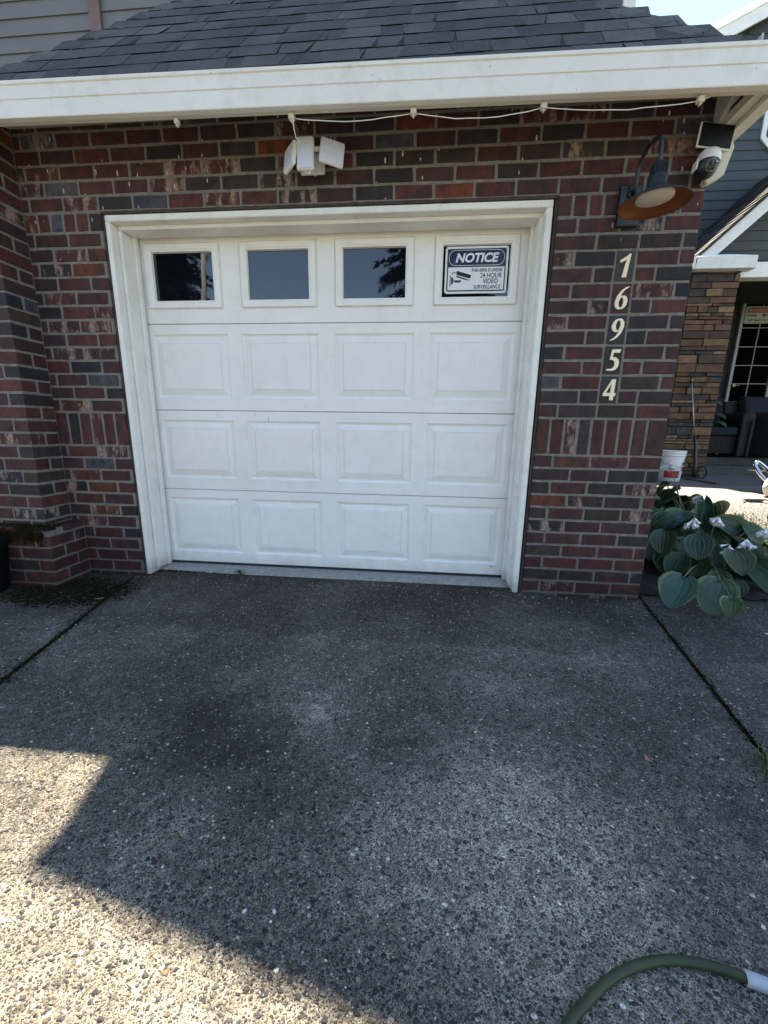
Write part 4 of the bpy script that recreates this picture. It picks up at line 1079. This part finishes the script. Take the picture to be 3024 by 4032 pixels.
while x < tot:
    yv = 0
    while yv < WY - GF + .03:
        w_ = r.uniform(.12, .3); c = r.choice(SC); f_k = r.uniform(.85, 1.2); y1 = min(yv + w_, WY - GF + .03)
        A = s0 + sl * x + Vector((0, yv, 0)); up_ = nx * (.012 + r.choice((0, .006)))
        B = s0 + sl * min(x + .15, tot)
        vs = [A + up_, A + Vector((0, y1 - yv, 0)) + up_, B + Vector((0, y1, 0)) + nx * .004, B + Vector((0, yv, 0)) + nx * .004, A, A + Vector((0, y1 - yv, 0))]
        b.add(vs, [(3, 2, 1, 0), (0, 1, 5, 4)], col=tuple(q * f_k for q in c) + (1,)); yv += w_
    x += .145
A = s0; B = s0 + sl * tot; Cc = Vector((2 * RX - 4.96, GF - .03, gl(4.96))); dyv = Vector((0, WY - GF + .03, 0)); dn = Vector((0, 0, -.035))
b.add([A, B, B + dyv, A + dyv, A + dn, B + dn, B + dyv + dn, A + dyv + dn], [(0, 1, 2, 3), (7, 6, 5, 4), (0, 4, 5, 1)], col=(.05, .05, .055, 1))
b.add([B, Cc, Cc + dyv, B + dyv, B + dn, Cc + dn, Cc + dyv + dn, B + dyv + dn], [(0, 1, 2, 3), (7, 6, 5, 4), (0, 4, 5, 1)], col=(.05, .05, .055, 1))
b.build('porch_roof', SHINGLE, ph)
GREY = m_siding('grey_green_siding', (.055, .058, .052))
b = MB(); zz = 2.98
while zz < 4.5:
    xa = max(5.3, 5.018 + (zz - 3.045 + .15) / gp)
    if xa < RX: b.add([(xa, 3.212, zz), (2 * RX - xa, 3.212, zz), (2 * RX - xa, 3.222, zz + .11), (xa, 3.222, zz + .11), (xa, 3.224, zz), (2 * RX - xa, 3.224, zz)], [(0, 1, 2, 3), (4, 5, 1, 0)])
    zz += .11
b.build('gable_siding', GREY, ph)
b = MB(); b.box(5.004, 5.69, 2.93, 3.06, 2.905, 3.038); b.box(5.004, 5.69, 2.925, 2.93, 2.905, 2.96); b.box(4.9, 5.02, 2.93, 4.55, 2.905, 3.03)
b.build('porch_gutter', GUTTERM, ph, bevel=.004)
b = MB(); b.prism([(5.01, 2.932, 3.040), (5.685, 2.932, 3.040), (5.55, 3.2, 3.16), (5.2, 3.2, 3.16)], (0, .01, -.03)); b.build('gutter_return_roof', SHINGLE, ph)
b = MB(); b.box(5.5, 9, 3.10, 3.24, 2.86, 3.03); b.build('beam', TRIM, ph, bevel=.004)
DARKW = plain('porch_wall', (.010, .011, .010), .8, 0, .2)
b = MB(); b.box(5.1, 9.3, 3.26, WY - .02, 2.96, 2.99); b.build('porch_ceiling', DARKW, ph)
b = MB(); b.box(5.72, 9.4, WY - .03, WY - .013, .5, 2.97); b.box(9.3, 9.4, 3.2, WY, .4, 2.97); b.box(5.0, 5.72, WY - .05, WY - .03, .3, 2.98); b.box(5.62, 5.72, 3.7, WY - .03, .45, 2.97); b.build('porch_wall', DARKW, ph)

# stacked-stone column
stc = MB(); r = random.Random(52); CX0, CX1, CY0, CY1 = 5.035, 5.60, 3.03, 3.55; z = .42
SCOL = [((.115, .062, .036), 3), ((.07, .045, .036), 4), ((.17, .10, .058), 3), ((.055, .045, .043), 2), ((.038, .040, .042), 1), ((.21, .135, .08), 2), ((.13, .072, .045), 3)]
def scol():
    t = r.random() * sum(w for _, w in SCOL)
    for c, w in SCOL:
        t -= w
        if t <= 0: break
    k = r.uniform(.85, 1.15); return tuple(q * k for q in c) + (1,)
while z < 2.9:
    h = r.choice((.035, .045, .055, .075, .09, .11)); z1 = min(z + h, 2.903)
    for face in range(2):
        u0, u1 = (CX0, CX1) if face == 0 else (CY0, CY1); u = u0
        while u < u1 - .02:
            w_ = r.uniform(.09, .30) if h < .08 else r.uniform(.12, .34); ue = min(u + w_, u1); 
            if u1 - ue < .06: ue = u1
            pr = r.uniform(.0, .022); g_ = .003; c = scol(); j = lambda: r.uniform(-.004, .004)
            if face == 0:
                g_ = .0045; q = [(u + g_, z + g_), (ue - g_, z + g_), (ue - g_ + j(), z1 - g_ + j()), (u + g_ + j(), z1 - g_ + j())]
                fr_ = [(a_, CY0 - pr - r.uniform(0, .004), b_) for a_, b_ in q]; bk = [(a_, CY0 + .05, b_) for a_, b_ in q]
            else:
                q = [(u + g_, z + g_), (ue - g_, z + g_), (ue - g_, z1 - g_), (u + g_, z1 - g_)]
                fr_ = [(CX0 - pr, a_, b_) for a_, b_ in q]; bk = [(CX0 + .05, a_, b_) for a_, b_ in q]
            stc.add(fr_ + bk, [(0, 1, 2, 3), (4, 0, 3, 7), (1, 5, 6, 2), (3, 2, 6, 7), (0, 4, 5, 1)], col=c); u = ue
    z = z1
b = MB(); b.box(CX0 + .03, CX1 - .02, CY0 + .03, CY1, .36, 2.904); 
so = stc.build('stone_column', STONE, ph, bevel=.004); b.build('column_core', plain('joint_shadow', (.03, .026, .022), .95), so)

# steps, porch floor, boards lying in front
STEPM = plain('porch_concrete', (.055, .054, .051), .9, 0, .3, .5, 30)
b = MB(); b.box(4.9, 12, 3.58, 3.92, .0, .505); tag(b.build('porch_step', STEPM), kind='structure')
b = MB(); b.box(4.9, 12, 3.92, 5.2, .0, .612); tag(b.build('porch_floor', STEPM), kind='structure')
MATM = plain('weathered_board', (.10, .088, .078), .9, 0, .3, .6, 50)
b = MB(); b.prism([(5.33, 2.40, .372), (6.25, 2.43, .372), (6.45, 2.80, .372), (5.75, 2.80, .372), (5.30, 2.92, .372)], (0, 0, .022)); tag(b.build('doormat', MATM), 'flat grey mat with a clipped corner lying before the porch steps', 'mat')

# porch door with lights, warning sign
dr = thing('porch_door', (7.08, WY, .61), 'glazed white-framed front door with a grid of panes in the dark porch', 'door')
FRM = plain('door_frame_paint', (.25, .26, .25), .5, 0, .05)
DX0, DX1, DZ0, DZ1 = 6.775, 7.345, .62, 2.965
b = MB(); b.box(DX0 - .035, DX0 + .01, WY - .09, WY - .035, DZ0, DZ1 + .03); b.box(DX1 - .01, DX1 + .06, WY - .09, WY - .035, DZ0, DZ1 + .03); b.box(DX0 + .0105, DX1 - .0105, WY - .09, WY - .035, DZ1, DZ1 + .03); b.build('frame', FRM, dr, bevel=.003)
b = MB(); b.box(DX0 + .01, DX1 - .01, WY - .060, WY - .04, DZ0, DZ1); b.build('glass', plain('porch_glass', (.0015, .0018, .0018), .5, 0, 0, 0, 5, 0), dr)
b = MB()
for k in range(8):
    z = 2.615 - k * .2815
    if z > DZ0: b.box(DX0 + .011, DX1 - .011, WY - .068, WY - .0605, z - .005, z + .005)
for x in (7.052,): b.box(x - .005, x + .005, WY - .0695, WY - .0685, DZ0, DZ1); b.box(x - .005, x + .005, WY - .0684, WY - .0606, DZ0, 2.60)
b.build('glazing_bars', FRM, dr)
b = MB(); b.box(DX0 + .02, DX0 + .05, WY - .12, WY - .062, 1.72, 1.76); b.tube([(DX0 + .035, WY - .11, 1.74), (DX0 + .12, WY - .11, 1.74)], .010, 8); b.build('handle', plain('brass', (.25, .2, .1), .4, .6), dr)
wsn = thing('warning_sign', (6.95, WY - .07, 2.66), 'red and white security warning sign on the glass of the porch door', 'sign')
WD = plain('sign_dim_white', (.36, .37, .33), .5, 0, .04); WR = plain('sign_red', (.26, .025, .03), .5, 0, .05)
wy = WY - .080
b = MB(); flat(b, rrect(6.80, 7.155, 2.675, 2.925, .02), wy, .004); b.build('sign_plate', WD, wsn)
b = MB(); flat(b, rrect(6.812, 7.143, 2.687, 2.913, .012), wy - .0006); b.build('border', SIGNK, wsn)
b = MB(); flat(b, rrect(6.816, 7.139, 2.691, 2.909, .010), wy - .0012); b.build('panel', WD, wsn)
b = MB(); flat(b, [(6.826, 2.832), (7.129, 2.832), (7.129, 2.902), (6.826, 2.902)], wy - .0018); b.build('red_band', WR, wsn)
text_mesh('WARNING', 6.978, wy - .0026, 2.847, .058, WD, wsn, sx=1.0, bold=.001)
text_mesh('Security', 6.835, wy - .0020, 2.778, .050, SIGNK, wsn, align='LEFT', sx=.82, bold=.0016); text_mesh('Cameras in Use', 6.978, wy - .0020, 2.712, .050, SIGNK, wsn, sx=.88, bold=.0016)
b = MB(); flat(b, [(7.045, 2.80), (7.055, 2.815), (7.12, 2.805), (7.118, 2.785), (7.09, 2.785), (7.085, 2.775), (7.06, 2.775)], wy - .0018); b.build('camera_symbol', SIGNK, wsn)

# wicker armchairs
WICK = Mat('wicker', .7, 0, .3)
wv_ = WICK.math('ADD', WICK.noise(70, 2, .5, vec=WICK.map((.4, .4, 2.5))), WICK.noise(70, 2, .5, vec=WICK.map((2, 2, .3))))
WICK.color(WICK.ramp(wv_, [(.75, (.003, .0028, .0025)), (1.1, (.036, .030, .026))])); WICK.bump(wv_, 1, .01)
CUSH = plain('navy_cushion', (.011, .015, .024), .9, 0, .15, .3, 120)
def rbox(b, x0, x1, y0, y1, z0, z1): b.box(x0, x1, y0, y1, z0, z1)
def armchair(loc, rz, label):
    t = thing('wicker_armchair', (0, 0, 0), label, 'armchair', None)
    b = MB(); b.box(-.36, .36, -.34, .36, .06, .33); b.build('base', WICK.m, t, bevel=.02)
    for sg in (-1, 1):
        b = MB(); b.box(sg * .43 - .075, sg * .43 + .075, -.40, .36, .04, .60); b.tube([(sg * .43, -.42, .60), (sg * .43, .30, .60)], .085, 16)
        b.tube([(sg * .43 + .055, -.41, .03), (sg * .43 + .055, -.41, .58)], .024, 8); b.tube([(sg * .43 - .055, -.41, .03), (sg * .43 - .055, -.41, .58)], .024, 8)
        b.build('arm', WICK.m, t, bevel=.015)
    b = MB(); b.prism([(-.50, .28, .04), (-.50, .42, .04), (-.50, .50, .88), (-.50, .40, .88)], (1.0, 0, 0)); b.build('backrest', WICK.m, t, bevel=.03)
    b = MB(); b.box(-.345, .345, -.40, .30, .335, .46); b.build('seat_cushion', CUSH, t, bevel=.035)
    b = MB(); b.prism([(-.33, .14, .465), (-.33, .27, .465), (-.33, .40, .95), (-.33, .24, .95)], (.66, 0, 0)); b.build('back_cushion', CUSH, t, bevel=.04)
    t.location = loc; t.rotation_euler = (0, 0, rz); return t
bpy.context.view_layer.update()
armchair((7.30, 4.13 + .05, .612), .18, 'dark wicker armchair with navy cushions, nearest on the porch')
armchair((6.25, 4.24, .612), -.25, 'dark wicker armchair half hidden behind the stone column')
# potted plant beside the door
pp = thing('potted_plant', (6.05, 3.98, .612), 'leafy green plant in a dark pot at the back of the porch', 'potted plant')
b = MB(); b.lathe([(0, 0), (.09, 0), (.12, .2), (.115, .21), (0, .2)], Matrix.Translation((6.12, 3.98, .612)), 24); b.build('pot', RUBBER, pp)
b = MB(); r = random.Random(61)
for k in range(16):
    a = r.uniform(0, 2 * PI); d = r.uniform(.04, .2); P = Vector((6.18 + math.cos(a) * d, 3.95 + math.sin(a) * d * .6, r.uniform(.9, 1.42)))
    heart_leaf(b, P, Vector((math.cos(a), math.sin(a), -.6)), Vector((0, -.6, 1)), .13, .10, .2, (.03, .075, .03), (.03, .08, .03)); b.tube([(6.12, 3.98, .8), tuple(P)], .003, 5, col=(.03, .06, .02))
b.build('foliage', LEAFM, pp)

# ------------------------------------------------------------------ bucket, spray wand, wheeled cart, moss in the sun
bk = thing('paint_bucket', (4.95, 2.68, .372), 'white plastic bucket with a red label standing before the stone column', 'bucket')
BM_ = Matrix.Translation((4.95, 2.68, .375))
BKT = m_white('bucket_plastic', (.66, .68, .70), .5, False, .45)
b = MB(); b.lathe([(0, 0), (.118, 0), (.122, .006), (.1405, .30), (.1405, .315), (.147, .315), (.147, .325), (.1425, .328), (.1425, .345), (.148, .346), (.148, .356), (.144, .368), (.149, .372), (.151, .380), (.144, .380), (.138, .30), (.115, .02), (0, .02)], BM_, 48); bo = b.build('bucket_shell', BKT, bk)
def arc_label(rz0, z0, z1, a0, a1, n=16, off=.0012):
    b = MB(); vs = []
    for k in range(n + 1):
        a = a0 + (a1 - a0) * k / n
        for z in (z0, z1): rr_ = .122 + (.1405 - .122) * (z / .30) + off; vs.append(BM_ @ Vector((rr_ * math.cos(a), rr_ * math.sin(a), z)))
    b.add(vs, [(2 * k, 2 * k + 2, 2 * k + 3, 2 * k + 1) for k in range(n)], smooth=True); return b
arc_label(0, .045, .135, -PI * .80, -PI * .38).build('red_label', plain('label_red', (.30, .02, .035), .5, 0, .06), bo)
arc_label(0, .045, .245, -PI * .375, -PI * .12, off=.0008).build('white_label', plain('label_grey', (.5, .52, .53), .5, 0, .06), bo)
arc_label(0, .205, .240, -PI * .34, -PI * .20, off=.0018).build('label_bar', SIGNK, bo)
arc_label(0, .135, .185, -PI * .34, -PI * .22, off=.0018).build('label_picture', plain('label_green', (.04, .07, .05), .6, 0, .4, 0, 90), bo)
b = MB(); b.tube(smooth([tuple(BM_ @ Vector((.150 * math.cos(a), .150 * math.sin(a), z))) for a, z in ((-.85, .27), (-1.2, .20), (-1.6, .17), (-2.2, .18), (-2.9, .26))], 5), .0022, 6); b.lathe([(0, .006), (.012, .004), (.014, 0)], BM_ @ Matrix.Rotation(-.85, 4, 'Z') @ Matrix.Translation((.142, 0, .27)) @ Matrix.Rotation(PI / 2, 4, 'Y'), 14); b.build('handle', plain('bail_wire', (.2, .2, .2), .4, .8), bk)

wd = thing('spray_wand', (5.36, 2.8, .372), 'thin metal spray wand with a black grip leaning on the stone column', 'spray wand')
b = MB(); b.tube([(5.224, 2.985, 1.63), (5.312, 2.885, .93)], .0055, 8); b.build('lance', plain('steel', (.45, .45, .46), .3, .9), wd)
b = MB(); b.tube([(5.222, 2.988, 1.65), (5.225, 2.984, 1.62)], .012, 8); b.build('nozzle', plain('brass_tip', (.35, .27, .1), .4, .6), wd)
b = MB(); b.tube([(5.312, 2.885, .93), (5.322, 2.872, .87), (5.330, 2.86, .80), (5.347, 2.82, .50), (5.350, 2.81, .41)], [.012, .021, .017, .024, .026], 12)
b.tube(smooth([(5.350, 2.80, .48), (5.40, 2.78, .56), (5.45, 2.77, .53), (5.46, 2.77, .45), (5.41, 2.78, .39), (5.36, 2.80, .40)], 5), .011, 8); b.build('grip', BLACKP, wd)

ct = thing('wheeled_cart', (5.25, 1.5, .37), 'chrome tube frame and pale wheel of a cart cut off by the right edge', 'cart')
CHR = plain('chrome', (.6, .6, .62), .15, 1.0, .05)
b = MB(); b.tube(smooth([(5.42, 1.75, .55), (5.24, 1.72, .67), (5.16, 1.68, .70), (5.135, 1.66, .66), (5.16, 1.60, .57), (5.20, 1.54, .50)], 6), .017, 10); b.build('frame_tube', CHR, ct)
b = MB(); WMx = Matrix.Translation((5.205, 1.50, .473)) @ Matrix.Rotation(.35, 4, 'Z') @ Matrix.Rotation(PI / 2, 4, 'X')
b.lathe([(.070, .028), (.088, .030), (.098, .022), (.1, .0), (.098, -.022), (.088, -.030), (.070, -.028)], WMx, 40); b.build('tyre', plain('pale_tyre', (.60, .58, .52), .6), ct)
b = MB(); b.lathe([(0, .034), (.016, .034), (.018, .024), (.060, .018), (.070, .026), (.070, -.026), (0, -.02)], WMx, 32); b.build('wheel_disc', plain('tan_disc', (.30, .26, .19), .6), ct)
b = MB(); b.box(5.25, 5.9, 1.45, 1.9, .56, .60); b.box(5.42, 5.44, 1.45, 1.9, .44, .56); b.build('platform', BLACKP, ct, bevel=.005)
YM = Mat('sunlit_moss', .9, 0, .1); YM.color(YM.ramp(YM.noise(60, 4), [(.3, (.20, .16, .02)), (.7, (.34, .29, .06))]))
b = MB(); r = random.Random(90); pts = [(r.gauss(4.72, .14), r.gauss(1.02, .05), 0) for _ in range(500)]; pts = [(x, y - (x - 4.72) * .2, wz(x, y - (x - 4.72) * .2) + .001) for x, y, z in pts if x > 4.5]
tufts(b, pts, r, (.004, .014), (.006, .016), 3); tag(b.build('moss_patch', YM.m), kind='stuff')
b = MB(); b.tube(smooth([(4.78, 1.27, .37), (4.85, 1.30, .372), (4.95, 1.29, .378), (5.05, 1.27, .372), (5.3, 1.30, .37)], 5), .006, 6); b.box(4.83, 4.97, 1.28, 1.32, .364, .378); tag(b.build('black_strap', BLACKP), 'black strap lying on the sunlit walk near the wheel', 'strap')

# ------------------------------------------------------------------ across the street (mirrored in the door panes)
FOL = Mat('conifer_foliage', .9, 0, .1); FOL.color(FOL.mix(1.0, FOL.attr('Col'), FOL.ramp(FOL.noise(2, 3), [(.3, .6), (.7, 1.4)]), 'MULTIPLY'))
BARK = plain('bark', (.09, .065, .05), .95, 0, .3, .5, 20)
def conifer(x, y, H, R0, seed, label):
    r = random.Random(seed); t = thing('conifer_tree', (x, y, -.12), label, 'tree', 'tall trees across the street')
    b = MB(); b.tube([(x, y, -.12), (x + .1, y, H * .5), (x, y, H)], [R0 * .08, R0 * .05, .02], 10); b.build('trunk', BARK, t)
    b = MB(); z = 1.8
    while z < H - .3:
        rad = R0 * (1 - z / H) ** .8 * r.uniform(.8, 1.15); n = 12
        for k in range(n):
            a = r.uniform(0, 2 * PI); L = rad * r.uniform(.65, 1.15); droop = -.18 * L + r.uniform(-.1, .15)
            m_ = max(4, int(L * 4.2))
            for q in range(m_):
                tq = (q + .6) / m_; px, py, pz = x + math.cos(a) * L * tq, y + math.sin(a) * L * tq, z + droop * tq * tq * 1.6
                for _ in range(8):
                    s_ = r.uniform(.16, .46) * (1.15 - tq * .5); da = a + r.uniform(-1.3, 1.3); c = r.choice([(.028, .042, .02), (.02, .032, .018), (.045, .055, .028)])
                    d = Vector((math.cos(da), math.sin(da), r.uniform(-.5, .1))); o_ = Vector((-d.y, d.x, r.uniform(-.4, .4))) * .35
                    P = Vector((px, py, pz + r.uniform(-.08, .08))); b.add([P - o_ * s_, P + o_ * s_, P + d * s_ * 1.4], [(0, 1, 2)], col=c + (1,))
        z += .34
    b.build('crown', FOL.m, t)
conifer(2.9, -16.5, 17.5, 5.6, 1, 'tall drooping conifer across the street, seen only in the third and fourth panes')
conifer(-11.5, -17.5, 15.0, 6.0, 2, 'broad dark conifer across the street, mirrored in the left door pane')
conifer(-5.2, -19, 7.6, 2.6, 3, 'lower conifer across the street, mirrored at the foot of the second pane')
b = MB(); b.tube([(-6.9, -12.9, -.1), (-6.55, -12.9, 9.5)], [.12, .09], 12); tag(b.build('utility_pole', plain('pole_grey', (.30, .29, .27), .8)), 'grey utility pole across the street mirrored in the left pane', 'pole')
